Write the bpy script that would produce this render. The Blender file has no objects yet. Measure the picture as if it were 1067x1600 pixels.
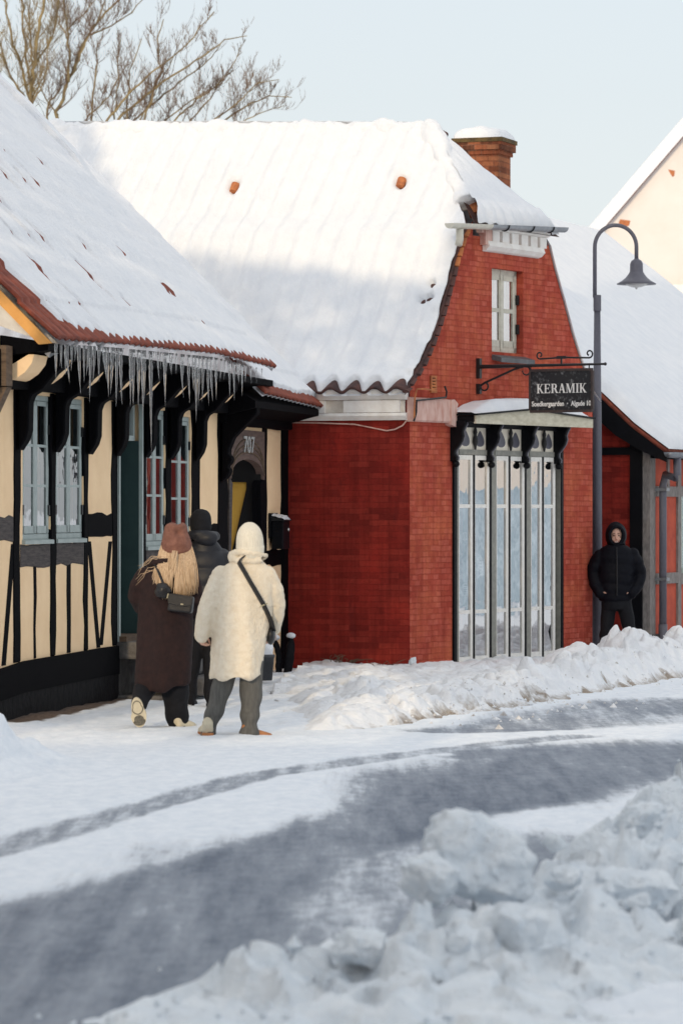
import bpy, math, random
import numpy as np
from mathutils import Vector, Matrix
R = math.radians
random.seed(7); rng = np.random.default_rng(7)
sc = bpy.context.scene
COL = sc.collection

# ------------------------------------------------------------------ camera, sky, sun, exposure
F, HC = 5688.9, 1.8                      # focal length in photo pixels (128 mm on a 36 mm tall frame), eye height
cam_d = bpy.data.cameras.new('camera'); cam = bpy.data.objects.new('camera', cam_d); COL.objects.link(cam)
cam.location = (0, 0, HC); cam.rotation_euler = (R(90), 0, 0)
cam_d.sensor_fit = 'VERTICAL'; cam_d.sensor_height = 36; cam_d.lens = 128
cam_d.clip_start = 0.5; cam_d.clip_end = 6000
cam_d.dof.use_dof = True; cam_d.dof.focus_distance = 37.0; cam_d.dof.aperture_fstop = 4.0
sc.camera = cam
SUN_AZ, SUN_EL = 12.5, 15.0              # the sun stands behind the camera, to the left
S = Vector((-math.sin(R(SUN_AZ)) * math.cos(R(SUN_EL)), -math.cos(R(SUN_AZ)) * math.cos(R(SUN_EL)), math.sin(R(SUN_EL))))
world = bpy.data.worlds.new('World'); sc.world = world; world.use_nodes = True
wn = world.node_tree.nodes; wl = world.node_tree.links
bg = wn['Background']
sky = wn.new('ShaderNodeTexSky'); sky.sky_type = 'NISHITA'; sky.sun_disc = False
sky.sun_elevation = R(SUN_EL); sky.sun_rotation = R(180 + SUN_AZ)
sky.air_density = 1.0; sky.dust_density = 1.6; sky.ozone_density = 1.0
hs = wn.new('ShaderNodeHueSaturation'); hs.inputs['Saturation'].default_value = 0.40
wl.new(sky.outputs[0], hs.inputs['Color'])
# thin bright winter veil over the blue: a little brighter overhead than at the horizon
tc = wn.new('ShaderNodeTexCoord'); sx = wn.new('ShaderNodeSeparateXYZ'); wl.new(tc.outputs['Generated'], sx.inputs[0])
cr = wn.new('ShaderNodeValToRGB'); wl.new(sx.outputs['Z'], cr.inputs[0])
for e_, (p_, c_) in zip((cr.color_ramp.elements[0], cr.color_ramp.elements[1], cr.color_ramp.elements.new(.14)),
                        ((0., (.47, .49, .51)), (.9, (.58, .77, 1.0)), (.14, (.425, .467, .503)))):
    e_.position = p_; e_.color = (*c_, 1)
am = wn.new('ShaderNodeMix'); am.data_type = 'RGBA'; am.blend_type = 'ADD'; am.inputs[0].default_value = 1.0
VEIL = 9.5
vm = wn.new('ShaderNodeVectorMath'); vm.operation = 'SCALE'; vm.inputs['Scale'].default_value = VEIL; wl.new(cr.outputs[0], vm.inputs[0])
sm_ = wn.new('ShaderNodeVectorMath'); sm_.operation = 'SCALE'; sm_.inputs['Scale'].default_value = .60; wl.new(hs.outputs[0], sm_.inputs[0])
wl.new(vm.outputs[0], am.inputs[6]); wl.new(sm_.outputs[0], am.inputs[7]); wl.new(am.outputs[2], bg.inputs['Color'])
bg.inputs['Strength'].default_value = 0.15
sun_d = bpy.data.lights.new('sun', 'SUN'); sun = bpy.data.objects.new('sun', sun_d); COL.objects.link(sun)
sun_d.energy = 2.6; sun_d.angle = R(0.5); sun_d.color = (1.0, 0.78, 0.50)
sun.rotation_euler = S.to_track_quat('Z', 'Y').to_euler()
vs = sc.view_settings; vs.view_transform = 'Standard'; vs.look = 'None'; vs.gamma = 1.0; vs.exposure = -0.50
sc.render.engine = 'CYCLES'
sc.cycles.max_bounces = 10; sc.cycles.diffuse_bounces = 4; sc.cycles.glossy_bounces = 4
sc.cycles.transmission_bounces = 8; sc.cycles.transparent_max_bounces = 16
sc.cycles.caustics_reflective = False; sc.cycles.caustics_refractive = False
sc.cycles.use_denoising = True

# ------------------------------------------------------------------ helpers
class Frame:
    """an upright plane: x along it, y into it, z up"""
    def __init__(s, o, u):
        l = math.hypot(*u); s.o = o; s.u = (u[0] / l, u[1] / l)
        ux, uy = s.u
        s.M = Matrix(((ux, -uy, 0, o[0]), (uy, ux, 0, o[1]), (0, 0, 1, 0), (0, 0, 0, 1)))
    def px(s, px, py, off=0.0):
        ux, uy = s.u; ox = s.o[0] + off * uy; oy = s.o[1] - off * ux
        k = (px - 533.5) / F
        t = (k * oy - ox) / (ux - k * uy)
        return t, HC - (py - 800) / F * (oy + t * uy)
    def x(s, px, off=0.0): return s.px(px, 800, off)[0]
    def w(s, x, y, z): return s.M @ Vector((x, y, z))
def Pt(px, py, d): return Vector(((px - 533.5) / F * d, d, HC - (py - 800) / F * d))
def G(px, py, z=0.0):
    d = (HC - z) * F / (py - 800); return ((px - 533.5) / F * d, d)

LF = Frame((-2.907, 31.0), (.1898, .9818))        # half-timbered facade
GF = Frame((.7883, 42.1), (.5, .866))             # red gable wall
RW = Frame((.7883, 42.1), (.94, -.342))           # red side wall (x from -L to 0)
SF = Frame((1.618, 43.54), (.866, -.5))           # hanging sign, square to the gable
NF = Frame((3.995, 47.5), (.368, .93))            # neighbour's street front
NG = Frame((3.995, 47.5), (.93, -.368))           # neighbour's gable end (x from -8 to 0)

class MB:
    def __init__(s): s.v = []; s.f = []
    def add(s, vs, fs):
        b = len(s.v); s.v += [tuple(v) for v in vs]; s.f += [tuple(i + b for i in f) for f in fs]; return s
    def box(s, x0, x1, y0, y1, z0, z1):
        return s.add([(x0,y0,z0),(x1,y0,z0),(x1,y1,z0),(x0,y1,z0),(x0,y0,z1),(x1,y0,z1),(x1,y1,z1),(x0,y1,z1)],
                     [(0,3,2,1),(4,5,6,7),(0,1,5,4),(1,2,6,5),(2,3,7,6),(3,0,4,7)])
    def prism(s, poly, y0, y1):                     # polygon in x,z pushed from y0 to y1
        n = len(poly); vs = [(p[0], y0, p[1]) for p in poly] + [(p[0], y1, p[1]) for p in poly]
        return s.add(vs, [tuple(range(n)), tuple(range(2*n-1, n-1, -1))] + [(i, i+n, (i+1)%n+n, (i+1)%n) for i in range(n)])
    def prismx(s, poly, x0, x1):                    # polygon in y,z pushed along x
        n = len(poly); vs = [(x0, p[0], p[1]) for p in poly] + [(x1, p[0], p[1]) for p in poly]
        return s.add(vs, [tuple(range(n)), tuple(range(2*n-1, n-1, -1))] + [(i, i+n, (i+1)%n+n, (i+1)%n) for i in range(n)])
    def tube(s, pts, rad, n=8, flat=None, cap=True):
        pts = [Vector(p) for p in pts]; m = len(pts)
        if not hasattr(rad, '__len__'): rad = [rad] * m
        t0 = (pts[1] - pts[0]).normalized()
        a = t0.orthogonal().normalized() if flat is None else Vector(flat).normalized()
        vs = []
        for i, p in enumerate(pts):
            t = (pts[min(i+1, m-1)] - pts[max(i-1, 0)]).normalized()
            a = (a - t * a.dot(t)); a = a.normalized() if a.length > 1e-6 else t.orthogonal().normalized()
            b = t.cross(a)
            r = rad[i]; ra, rb = r if hasattr(r, '__len__') else (r, r)
            for k in range(n):
                q = 2 * math.pi * k / n
                vs.append(p + a * (ra * math.cos(q)) + b * (rb * math.sin(q)))
        fs = [(i*n+k, i*n+(k+1)%n, (i+1)*n+(k+1)%n, (i+1)*n+k) for i in range(m-1) for k in range(n)]
        if cap: fs += [tuple(range(n-1, -1, -1)), tuple((m-1)*n + k for k in range(n))]
        return s.add(vs, fs)
    def loft(s, rings, n=20, cap=True, bx=None):    # rings: (cx,cy,cz,rx,ry) level ellipses
        vs = []
        for r in rings:
            cx, cy, cz, rx, ry = r[:5]; tl = r[5] if len(r) > 5 else 0
            for k in range(n):
                q = 2 * math.pi * k / n
                c, sn = math.cos(q), math.sin(q)
                vs.append((cx + rx * c, cy + ry * sn, cz + tl * sn + (r[6] * c if len(r) > 6 else 0)))
        m = len(rings)
        fs = [(i*n+k, i*n+(k+1)%n, (i+1)*n+(k+1)%n, (i+1)*n+k) for i in range(m-1) for k in range(n)]
        if cap: fs += [tuple(range(n-1, -1, -1)), tuple((m-1)*n + k for k in range(n))]
        return s.add(vs, fs)
    def lathe(s, c, prof, n=20): return s.loft([(c[0], c[1], c[2] + z, r, r) for r, z in prof], n)
    def ell(s, c, r, n=12, m=8):
        rings = []
        for i in range(m + 1):
            q = math.pi * i / m; q = min(max(q, .12), math.pi - .12)
            rings.append((c[0], c[1], c[2] - math.cos(q) * r[2], math.sin(q) * r[0], math.sin(q) * r[1]))
        return s.loft(rings, n)
    def grid(s, P, closed=False):                   # P: array (a,b,3)
        a, b = P.shape[:2]; base = len(s.v)
        s.v += [tuple(v) for v in P.reshape(-1, 3)]
        s.f += [(base+i*b+j, base+i*b+j+1, base+(i+1)*b+j+1, base+(i+1)*b+j) for i in range(a-1) for j in range(b-1)]
        return s

WMX = {}
def link(name, me, mat, parent=None, M=None, smooth=False):
    o = bpy.data.objects.new(name, me); COL.objects.link(o)
    M = M or Matrix.Identity(4)
    if mat: me.materials.append(mat)
    if smooth: me.polygons.foreach_set('use_smooth', [True] * len(me.polygons))
    if parent:
        o.parent = parent; o.matrix_basis = WMX[parent.name].inverted() @ M
    else: o.matrix_basis = M
    WMX[o.name] = M.copy(); return o
def obj(name, mb, mat, parent=None, M=None, smooth=False):
    me = bpy.data.meshes.new(name); me.from_pydata(mb.v, [], mb.f); me.update()
    return link(name, me, mat, parent, M, smooth)
def bev(o, w=.006, seg=1):
    m = o.modifiers.new('b', 'BEVEL'); m.width = w; m.segments = seg; m.limit_method = 'ANGLE'; return o
def thing(name, label, cat, loc, group=None):
    o = bpy.data.objects.new(name, None); COL.objects.link(o); o.location = loc; o.empty_display_size = .2
    WMX[o.name] = Matrix.Translation(loc); return tag(o, label, cat, group)
def tag(o, label, cat, group=None):
    o['label'] = label; o['category'] = cat
    if group: o['group'] = group
    return o
def kind(o, k): o['kind'] = k; return o
def evald(o):
    dg = bpy.context.evaluated_depsgraph_get()
    me = bpy.data.meshes.new_from_object(o.evaluated_get(dg)); return me
def remesh(mb, voxel=.014, sm=6, fac=.5):
    me = bpy.data.meshes.new('tmp'); me.from_pydata(mb.v, [], mb.f); me.update()
    o = bpy.data.objects.new('tmp', me); COL.objects.link(o)
    r = o.modifiers.new('r', 'REMESH'); r.mode = 'VOXEL'; r.voxel_size = voxel
    if sm: q = o.modifiers.new('s', 'SMOOTH'); q.iterations = sm; q.factor = fac
    out = evald(o); bpy.data.objects.remove(o); bpy.data.meshes.remove(me); return out
def displace(me, fn):
    n = len(me.vertices); co = np.empty(n*3); me.vertices.foreach_get('co', co); co = co.reshape(-1, 3)
    no = np.empty(n*3); me.vertices.foreach_get('normal', no); no = no.reshape(-1, 3)
    co = co + no * fn(co)[:, None]; me.vertices.foreach_set('co', co.ravel()); me.update(); return me
def grid_mesh(name, P, attrs=None):
    a, b = P.shape[:2]; me = bpy.data.meshes.new(name)
    idx = np.arange(a*b).reshape(a, b)
    q = np.stack([idx[:-1,:-1], idx[:-1,1:], idx[1:,1:], idx[1:,:-1]], -1).reshape(-1, 4)
    me.vertices.add(a*b); me.vertices.foreach_set('co', P.reshape(-1).astype(np.float32))
    me.loops.add(q.size); me.loops.foreach_set('vertex_index', q.reshape(-1).astype(np.int32))
    me.polygons.add(len(q)); me.polygons.foreach_set('loop_start', np.arange(0, q.size, 4, dtype=np.int32))
    me.update(calc_edges=True); me.validate()
    me.polygons.foreach_set('use_smooth', [True]*len(q))
    for k, v in (attrs or {}).items():
        at = me.attributes.new(k, 'FLOAT', 'POINT'); at.data.foreach_set('value', v.reshape(-1).astype(np.float32))
    return me
_T = rng.random(65536)
def _h(i, j, k=0): return _T[((i*73856093) ^ (j*19349663) ^ (k*83492791)) & 65535]
def vn(x, y, seed=0):                              # value noise in 2-D, 0..1
    x = np.asarray(x, float); y = np.asarray(y, float)
    i = np.floor(x).astype(np.int64); j = np.floor(y).astype(np.int64); fx = x-i; fy = y-j
    fx = fx*fx*(3-2*fx); fy = fy*fy*(3-2*fy)
    return ((_h(i,j,seed)*(1-fx)+_h(i+1,j,seed)*fx)*(1-fy) + (_h(i,j+1,seed)*(1-fx)+_h(i+1,j+1,seed)*fx)*fy)
def fbm(x, y, oct=4, seed=0, g=.5):
    t = 0; a = 1; n = 0
    for o in range(oct): t = t + a*vn(x*2**o, y*2**o, seed+o*17); n += a; a *= g
    return t/n
def vn3(c, seed=0):
    x, y, z = c[:,0], c[:,1], c[:,2]
    i = np.floor(x).astype(np.int64); j = np.floor(y).astype(np.int64); k = np.floor(z).astype(np.int64)
    a, b, d = x-i, y-j, z-k; a, b, d = (t*t*(3-2*t) for t in (a, b, d))
    hh = lambda p, q, r: _T[((p*73856093) ^ (q*19349663) ^ (r*83492791) ^ (seed*2654435)) & 65535]
    L = lambda r: (hh(i,j,r)*(1-a)+hh(i+1,j,r)*a)*(1-b)+(hh(i,j+1,r)*(1-a)+hh(i+1,j+1,r)*a)*b
    return L(k)*(1-d)+L(k+1)*d
def worley(x, y, seed=0):                          # distance to nearest feature, and the feature's own random value
    i = np.floor(x).astype(np.int64); j = np.floor(y).astype(np.int64)
    best = np.full(x.shape, 9.); val = np.zeros(x.shape); sec = np.full(x.shape, 9.)
    for a in (-1, 0, 1):
        for b in (-1, 0, 1):
            cx = i+a+_h(i+a, j+b, seed+3); cy = j+b+_h(i+a, j+b, seed+5)
            d = np.hypot(x-cx, y-cy); m = d < best
            sec = np.where(m, best, np.minimum(sec, d)); val = np.where(m, _h(i+a, j+b, seed+9), val); best = np.where(m, d, best)
    return best, sec, val
def facets(x, y, seed=0):                          # broken clods: edge distance, tilt across the cell, the cell's own value
    i = np.floor(x).astype(np.int64); j = np.floor(y).astype(np.int64)
    best = np.full(x.shape, 9.); sec = np.full(x.shape, 9.); val = np.zeros(x.shape); tl = np.zeros(x.shape)
    for a in (-1, 0, 1):
        for b in (-1, 0, 1):
            cx = i+a+_h(i+a, j+b, seed+3); cy = j+b+_h(i+a, j+b, seed+5); d = np.abs(x-cx)+np.abs(y-cy)*.9; m = d < best
            an = 6.28*_h(i+a, j+b, seed+7); sec = np.where(m, best, np.minimum(sec, d)); val = np.where(m, _h(i+a, j+b, seed+9), val)
            tl = np.where(m, (x-cx)*np.cos(an)+(y-cy)*np.sin(an), tl); best = np.where(m, d, best)
    return sec-best, tl, val
ss = lambda a, b, x: (lambda t: t*t*(3-2*t))(np.clip((x-a)/(b-a), 0, 1))

# ------------------------------------------------------------------ materials
class NT:
    def __init__(s, name):
        s.m = bpy.data.materials.new(name); s.m.use_nodes = True; s.n = s.m.node_tree.nodes; s.l = s.m.node_tree.links
        s.b = s.n['Principled BSDF']; s.out = s.n['Material Output']
        s.co = s.n.new('ShaderNodeTexCoord').outputs['Object']
    def put(s, a, b): s.l.new(a, b)
    def set(s, sock, v):
        if hasattr(v, 'is_output'): s.l.new(v, sock)
        else:
            if hasattr(v, '__len__') and len(v) == 3 and sock.type == 'RGBA': v = (*v, 1)
            sock.default_value = v
    def mapv(s, scale=(1,1,1), loc=(0,0,0), rot=(0,0,0), src=None):
        m = s.n.new('ShaderNodeMapping'); m.inputs['Scale'].default_value = scale; m.inputs['Location'].default_value = loc
        m.inputs['Rotation'].default_value = rot; s.l.new(src or s.co, m.inputs[0]); return m.outputs[0]
    def noise(s, scale, detail=4, rough=.55, vec=None, dist=0):
        t = s.n.new('ShaderNodeTexNoise'); t.inputs['Scale'].default_value = scale; t.inputs['Detail'].default_value = detail
        t.inputs['Roughness'].default_value = rough; t.inputs['Distortion'].default_value = dist
        s.l.new(vec or s.co, t.inputs['Vector']); return t.outputs['Fac']
    def ramp(s, fac, *st):
        r = s.n.new('ShaderNodeValToRGB'); e = r.color_ramp.elements
        while len(e) < len(st): e.new(.5)
        for el, (p, c) in zip(e, st): el.position = p; el.color = (*c, 1) if hasattr(c, '__len__') else (c, c, c, 1)
        s.set(r.inputs[0], fac); return r.outputs[0]
    def mix(s, fac, a, b, mode='MIX'):
        m = s.n.new('ShaderNodeMix'); m.data_type = 'RGBA'; m.blend_type = mode
        s.set(m.inputs[0], fac); s.set(m.inputs[6], a); s.set(m.inputs[7], b); return m.outputs[2]
    def math(s, op, a, b=0.5, c=None):
        m = s.n.new('ShaderNodeMath'); m.operation = op; s.set(m.inputs[0], a); s.set(m.inputs[1], b)
        if c is not None: s.set(m.inputs[2], c)
        return m.outputs[0]
    def attr(s, name): a = s.n.new('ShaderNodeAttribute'); a.attribute_name = name; return a.outputs['Fac']
    def bump(s, h, dist=.01, strength=1, prev=None):
        b = s.n.new('ShaderNodeBump'); b.inputs['Distance'].default_value = dist; b.inputs['Strength'].default_value = strength
        s.l.new(h, b.inputs['Height'])
        if prev: s.l.new(prev, b.inputs['Normal'])
        return b.outputs[0]
    def done(s, col, rough=.6, normal=None, spec=.3, **kw):
        s.set(s.b.inputs['Base Color'], col); s.set(s.b.inputs['Roughness'], rough); s.b.inputs['Specular IOR Level'].default_value = spec
        if normal is not None: s.l.new(normal, s.b.inputs['Normal'])
        for k, v in kw.items(): s.set(s.b.inputs[k], v)
        return s.m
def simple(name, c1, c2=None, scale=6, rough=.6, bump=.0, bscale=None, spec=.3, stretch=(1,1,1), **kw):
    t = NT(name); v = t.mapv(stretch); n = t.noise(scale, 5, .6, v)
    c2 = c2 or tuple(x*.7 for x in c1)
    col = t.ramp(n, (.3, c2), (.7, c1))
    nb = t.bump(t.noise(bscale or scale*4, 5, .65, v), bump) if bump else None
    return t.done(col, rough, nb, spec, **kw)
def snow_mat(name, b1=.03, b2=.008, s1=7, s2=60, col=(.87,.885,.91), col2=(.80,.825,.87), dirt=False, stretch=(1,1,1)):
    t = NT(name); v = t.mapv(stretch)
    n1 = t.noise(s1, 6, .6, v); n2 = t.noise(s2, 4, .7, v)
    c = t.ramp(n1, (.3, col2), (.65, col))
    if dirt:
        d = t.attr('dirt'); nd = t.noise(14, 6, .7)
        f = t.ramp(t.math('ADD', d, t.math('MULTIPLY_ADD', nd, .9, -.45)), (.32, 0.), (.75, 1.))
        c = t.mix(f, c, t.ramp(t.noise(40, 4, .6), (.3, (.20,.155,.115)), (.7, (.42,.36,.30))))
    nb = t.bump(n2, b2, prev=t.bump(n1, b1))
    return t.done(c, .65, nb, .25)
def brick_mat(name, cols, mortar, size=(.24, .066), mort=.010, bmp=.006, wash_or_sun=None, wash_or_sun_f=(.45,.7), rowmix=.5, stain=None):
    t = NT(name)
    v = t.mapv((1,1,1), rot=(R(90),0,0))           # x,z of the wall become the texture's x,y
    wob = t.n.new('ShaderNodeVectorMath'); wob.operation = 'MULTIPLY_ADD'
    nz = t.n.new('ShaderNodeTexNoise'); nz.inputs['Scale'].default_value = 5; t.l.new(v, nz.inputs['Vector'])
    t.l.new(nz.outputs['Color'], wob.inputs[0]); wob.inputs[1].default_value = (.02,.02,.02); t.l.new(v, wob.inputs[2])
    def br(seedoff, bw):
        b = t.n.new('ShaderNodeTexBrick'); b.offset = .5; b.offset_frequency = 2; b.squash = 1
        m = t.n.new('ShaderNodeMapping'); m.inputs['Location'].default_value = seedoff; t.l.new(wob.outputs[0], m.inputs[0]); t.l.new(m.outputs[0], b.inputs['Vector'])
        b.inputs['Scale'].default_value = 1; b.inputs['Brick Width'].default_value = bw; b.inputs['Row Height'].default_value = size[1]
        b.inputs['Mortar Size'].default_value = mort*.5; b.inputs['Mortar Smooth'].default_value = .35; b.inputs['Bias'].default_value = 0
        return b
    b = br((0,0,0), size[0])
    b.inputs['Color1'].default_value = (0,0,0,1); b.inputs['Color2'].default_value = (1,1,1,1); b.inputs['Mortar'].default_value = (.5,.5,.5,1)
    base = t.ramp(b.outputs['Color'], (0., cols[0]), (.5, cols[1]), (1., cols[2]))
    big = t.noise(1.6, 6, .65); fine = t.noise(22, 5, .7)
    base = t.mix(t.math('MULTIPLY', b.outputs['Fac'], t.ramp(t.noise(3.2, 4, .6), (.4, .05), (.65, .60))), base, mortar)
    if wash_or_sun: base = t.mix(t.ramp(big, (wash_or_sun_f[0], 0.), (wash_or_sun_f[1], .85)), base, wash_or_sun)
    if stain: base = t.mix(t.ramp(t.noise(2.4, 6, .75, t.mapv((1.6,1,.5))), (.56, 0.), (.74, .75)), base, stain)
    base = t.mix(t.ramp(t.noise(1.0, 5, .7, t.mapv((11,1,.55))), (.42, 0.), (.72, .55)), base, tuple(x*.62 for x in cols[0]))
    base = t.mix(t.ramp(t.noise(1.0, 6, .7, t.mapv((7,1,1.1), loc=(3,0,5))), (.50, 0.), (.78, .45)), base, tuple(min(1, x*1.25) for x in cols[2]))
    base = t.mix(t.ramp(fine, (.3, .35), (.7, 0.)), base, tuple(x*.55 for x in cols[0]))
    h = t.math('SUBTRACT', t.math('MULTIPLY', fine, .5), t.math('MULTIPLY', b.outputs['Fac'], 1.0))
    return t.done(base, .88, t.bump(h, bmp, 1), .06)
M = {}
M['snow'] = snow_mat('snow', .012, .004, 5, 70)
M['snow_bank'] = snow_mat('banked_snow', .035, .010, 9, 70, dirt=True)
M['roof_snow'] = snow_mat('roof_snow', .014, .007, 5, 40, col=(.79,.805,.835), col2=(.72,.745,.79))
M['snow_pile'] = snow_mat('ploughed_snow', .045, .02, 7, 38, col=(.88,.93,.975), col2=(.74,.815,.89), dirt=True)
t = NT('road_surface'); bare = t.attr('bare'); dirt = t.attr('dirt')
vv = t.mapv((1.1, .55, 1), rot=(0,0,R(-18))); vs_r = t.mapv((4.2, .30, 1), rot=(0,0,R(17)))
n1 = t.noise(1.5, 8, .72, vs_r); n2 = t.noise(30, 4, .7); n3 = t.noise(9, 6, .7, vv)
f = t.math('ADD', bare, t.math('ADD', t.math('MULTIPLY_ADD', n1, .8, -.40), t.math('MULTIPLY_ADD', n3, .45, -.225)))
f = t.ramp(f, (.20, 0.), (.34, .22), (.50, .72), (.78, 1.))
asph = t.ramp(t.noise(140, 3, .8), (.34, (.036,.054,.088)), (.60, (.088,.124,.185)), (.72, (.40,.42,.45)))
sn = t.ramp(n3, (.3, (.66,.715,.785)), (.65, (.81,.845,.89)))
c = t.mix(f, sn, asph)
c = t.mix(t.ramp(t.math('ADD', dirt, t.math('MULTIPLY_ADD', n3, .8, -.4)), (.35, 0.), (.65, 1.)), c, t.ramp(n2, (.3, (.05,.035,.028)), (.7, (.16,.115,.09))))
h = t.math('ADD', t.math('MULTIPLY', n3, .6), t.math('MULTIPLY', n2, .4))
M['road'] = t.done(c, t.ramp(f, (0., .7), (1., .55)), t.bump(h, .018), .3)
M['plaster'] = simple('cream_limewash', (.98,.72,.45), (.88,.62,.37), 2.6, .85, .012, 16)
M['timber'] = simple('tarred_timber', (.0036,.0037,.0052), (.0020,.0020,.0030), 8, .8, .006, 20, .06, stretch=(6,6,1))
M['brown_beam'] = simple('weathered_rail', (.105,.088,.082), (.035,.031,.033), 7, .75, .006, 14, stretch=(1,6,8))
M['plinth'] = simple('tarred_plinth', (.0055,.0055,.0075), (.0022,.0022,.0034), 5, .7, .03, 9, .12)
M['stone'] = simple('granite_blocks', (.16,.15,.145), (.05,.05,.052), 6, .75, .03, 9)
M['earth'] = simple('bare_earth', (.10,.07,.055), (.04,.03,.025), 12, .9, .02)
M['sash'] = simple('grey_green_paint', (.40,.46,.45), (.31,.37,.365), 8, .45, .002)
M['hinge'] = simple('black_iron', (.02,.02,.022), None, 10, .4)
M['dark_green'] = simple('bottle_green_paint', (.026,.055,.055), (.018,.042,.044), 5, .5, .002)
M['tile'] = simple('red_pantiles', (.30,.075,.042), (.13,.034,.024), 9, .8, .006)
M['tile_dark'] = simple('dark_pantiles', (.13,.06,.05), (.045,.032,.034), 9, .8, .006)
M['tile_orange'] = simple('orange_tile', (.55,.20,.07), (.30,.10,.05), 12, .8, .004)
M['barge'] = simple('ochre_board', (.72,.36,.10), (.58,.27,.07), 6, .6, .003)
M['white_plaster'] = simple('flaking_white_plaster', (.72,.69,.63), (.50,.45,.40), 5, .85, .008)
M['oldwood'] = simple('old_brown_wood', (.17,.115,.075), (.075,.05,.035), 6, .75, .008, 12, stretch=(1,1,5))
M['carved'] = simple('carved_brown_board', (.17,.115,.095), (.09,.062,.055), 9, .75, .006, 16, stretch=(1,1,4))
M['worn_paint'] = simple('worn_white_paint', (.55,.56,.55), (.30,.29,.28), 20, .7)
M['yellow'] = simple('yellow_limewash', (.74,.46,.09), (.60,.34,.06), 4, .85, .004)
M['curtain'] = simple('white_curtain', (.62,.64,.66), (.45,.47,.50), 14, .9, stretch=(3,3,.3))
M['room'] = simple('dim_room', (.16,.17,.18), (.10,.11,.12), 3, .9)
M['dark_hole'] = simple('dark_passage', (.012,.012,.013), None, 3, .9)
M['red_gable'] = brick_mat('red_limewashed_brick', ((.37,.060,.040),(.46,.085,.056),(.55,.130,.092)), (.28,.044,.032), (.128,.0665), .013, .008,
                           wash_or_sun=(.66,.185,.085), wash_or_sun_f=(.44,.74), stain=(.24,.038,.028))  # orange patches put warm sunlight into the brick colour
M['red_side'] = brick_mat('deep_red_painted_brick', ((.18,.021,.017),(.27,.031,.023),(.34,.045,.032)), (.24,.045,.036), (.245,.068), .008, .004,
                          wash_or_sun=(.34,.029,.022), wash_or_sun_f=(.42,.68), stain=(.10,.020,.021))  # darker, deeper red than the gable brick
M['red_panel'] = simple('orange_red_limewash', (.56,.105,.055), (.38,.062,.040), 5, .85, .006)
M['grey_timber'] = simple('bare_grey_timber', (.30,.275,.26), (.15,.135,.13), 9, .8, .008, 14, stretch=(3,3,1))
M['cornice'] = simple('white_cornice_paint', (.85,.84,.82), (.72,.68,.64), 7, .75, .004)
M['pink_band'] = simple('pale_pink_flaking_band', (.70,.50,.44), (.52,.27,.22), 8, .85, .008, stretch=(2,1,.6))
M['zinc'] = simple('zinc', (.30,.32,.35), (.20,.215,.24), 12, .35, .001, Metallic=.6)
M['pale_zinc'] = simple('cream_painted_gutter', (.62,.60,.52), (.5,.48,.42), 12, .5)
M['lamp_grey'] = simple('blue_grey_lamp_paint', (.125,.125,.155), (.10,.10,.125), 30, .42, .001)
M['black_wood'] = simple('black_painted_wood', (.0045,.005,.0075), (.003,.0035,.005), 10, .5, .001, None, .14)
M['cream_wood'] = simple('flaking_cream_wood', (.66,.62,.50), (.47,.43,.32), 8, .7, .003, stretch=(1,1,3))
M['fret'] = simple('cream_fretwork', (.90,.84,.72), (.80,.73,.61), 12, .6)
M['white_sash'] = simple('white_sash_paint', (.86,.84,.80), (.74,.72,.68), 16, .5)
M['olive_jamb'] = simple('grey_olive_jamb', (.30,.295,.26), (.20,.20,.18), 16, .5)
M['drab_sash'] = simple('drab_cream_sash', (.60,.58,.50), (.46,.44,.37), 14, .6)
M['slate'] = simple('slate_sill', (.12,.125,.135), (.07,.072,.08), 10, .45, .004)
M['sign'] = None
t = NT('weathered_sign'); na = t.noise(9, 7, .75); nb_ = t.noise(26, 6, .75)
c = t.mix(t.ramp(t.math('MULTIPLY', na, nb_), (.27, 0.), (.40, .8)), (.018,.019,.022), (.27,.28,.29))
M['sign'] = t.done(c, .5, None, .3)
M['sign_white'] = simple('sign_white', (.86,.85,.82), (.70,.69,.67), 30, .6)
M['sign_frame'] = simple('rusty_sign_frame', (.065,.045,.042), (.035,.028,.028), 20, .6)
M['chimney'] = brick_mat('chimney_brick', ((.10,.045,.03),(.33,.10,.05),(.50,.20,.10)), (.30,.22,.17), (.16,.068), .014, .010, stain=(.05,.035,.03))
M['moss'] = simple('mossy_brick_rim', (.16,.105,.04), (.05,.035,.02), 14, .9, .01)
M['cream_wall'] = simple('cream_render', (.74,.69,.655), (.68,.625,.58), 1.2, .9, .01)
M['bark'] = simple('lichen_bark', (.31,.235,.11), (.12,.09,.06), 3, .85, .01)
M['twig'] = simple('red_brown_twigs', (.19,.125,.08), (.09,.06,.045), 3, .85)
def glass(name, tint=(.90,.93,.95), refl=.5, wave=.004, sc_=2.2, rough=.02):
    t = NT(name); t.n.remove(t.b)
    g = t.n.new('ShaderNodeBsdfGlossy'); g.inputs['Roughness'].default_value = rough; g.inputs['Color'].default_value = (.95,.97,1,1)
    tr = t.n.new('ShaderNodeBsdfTransparent'); tr.inputs['Color'].default_value = (*tint, 1)
    mx = t.n.new('ShaderNodeMixShader'); lw = t.n.new('ShaderNodeLayerWeight'); lw.inputs['Blend'].default_value = .5
    fac = t.math('MULTIPLY_ADD', lw.outputs['Fresnel'], .8, refl - .3)
    fac = t.math('MINIMUM', t.math('MAXIMUM', fac, .06), .92)
    t.l.new(fac, mx.inputs[0]); t.l.new(tr.outputs[0], mx.inputs[1]); t.l.new(g.outputs[0], mx.inputs[2])
    nb = t.bump(t.noise(sc_, 3, .5), wave); t.l.new(nb, g.inputs['Normal']); t.l.new(nb, lw.inputs['Normal'])
    t.l.new(mx.outputs[0], t.out.inputs['Surface']); return t.m
M['glass'] = glass('old_window_glass', refl=.56)
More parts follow.
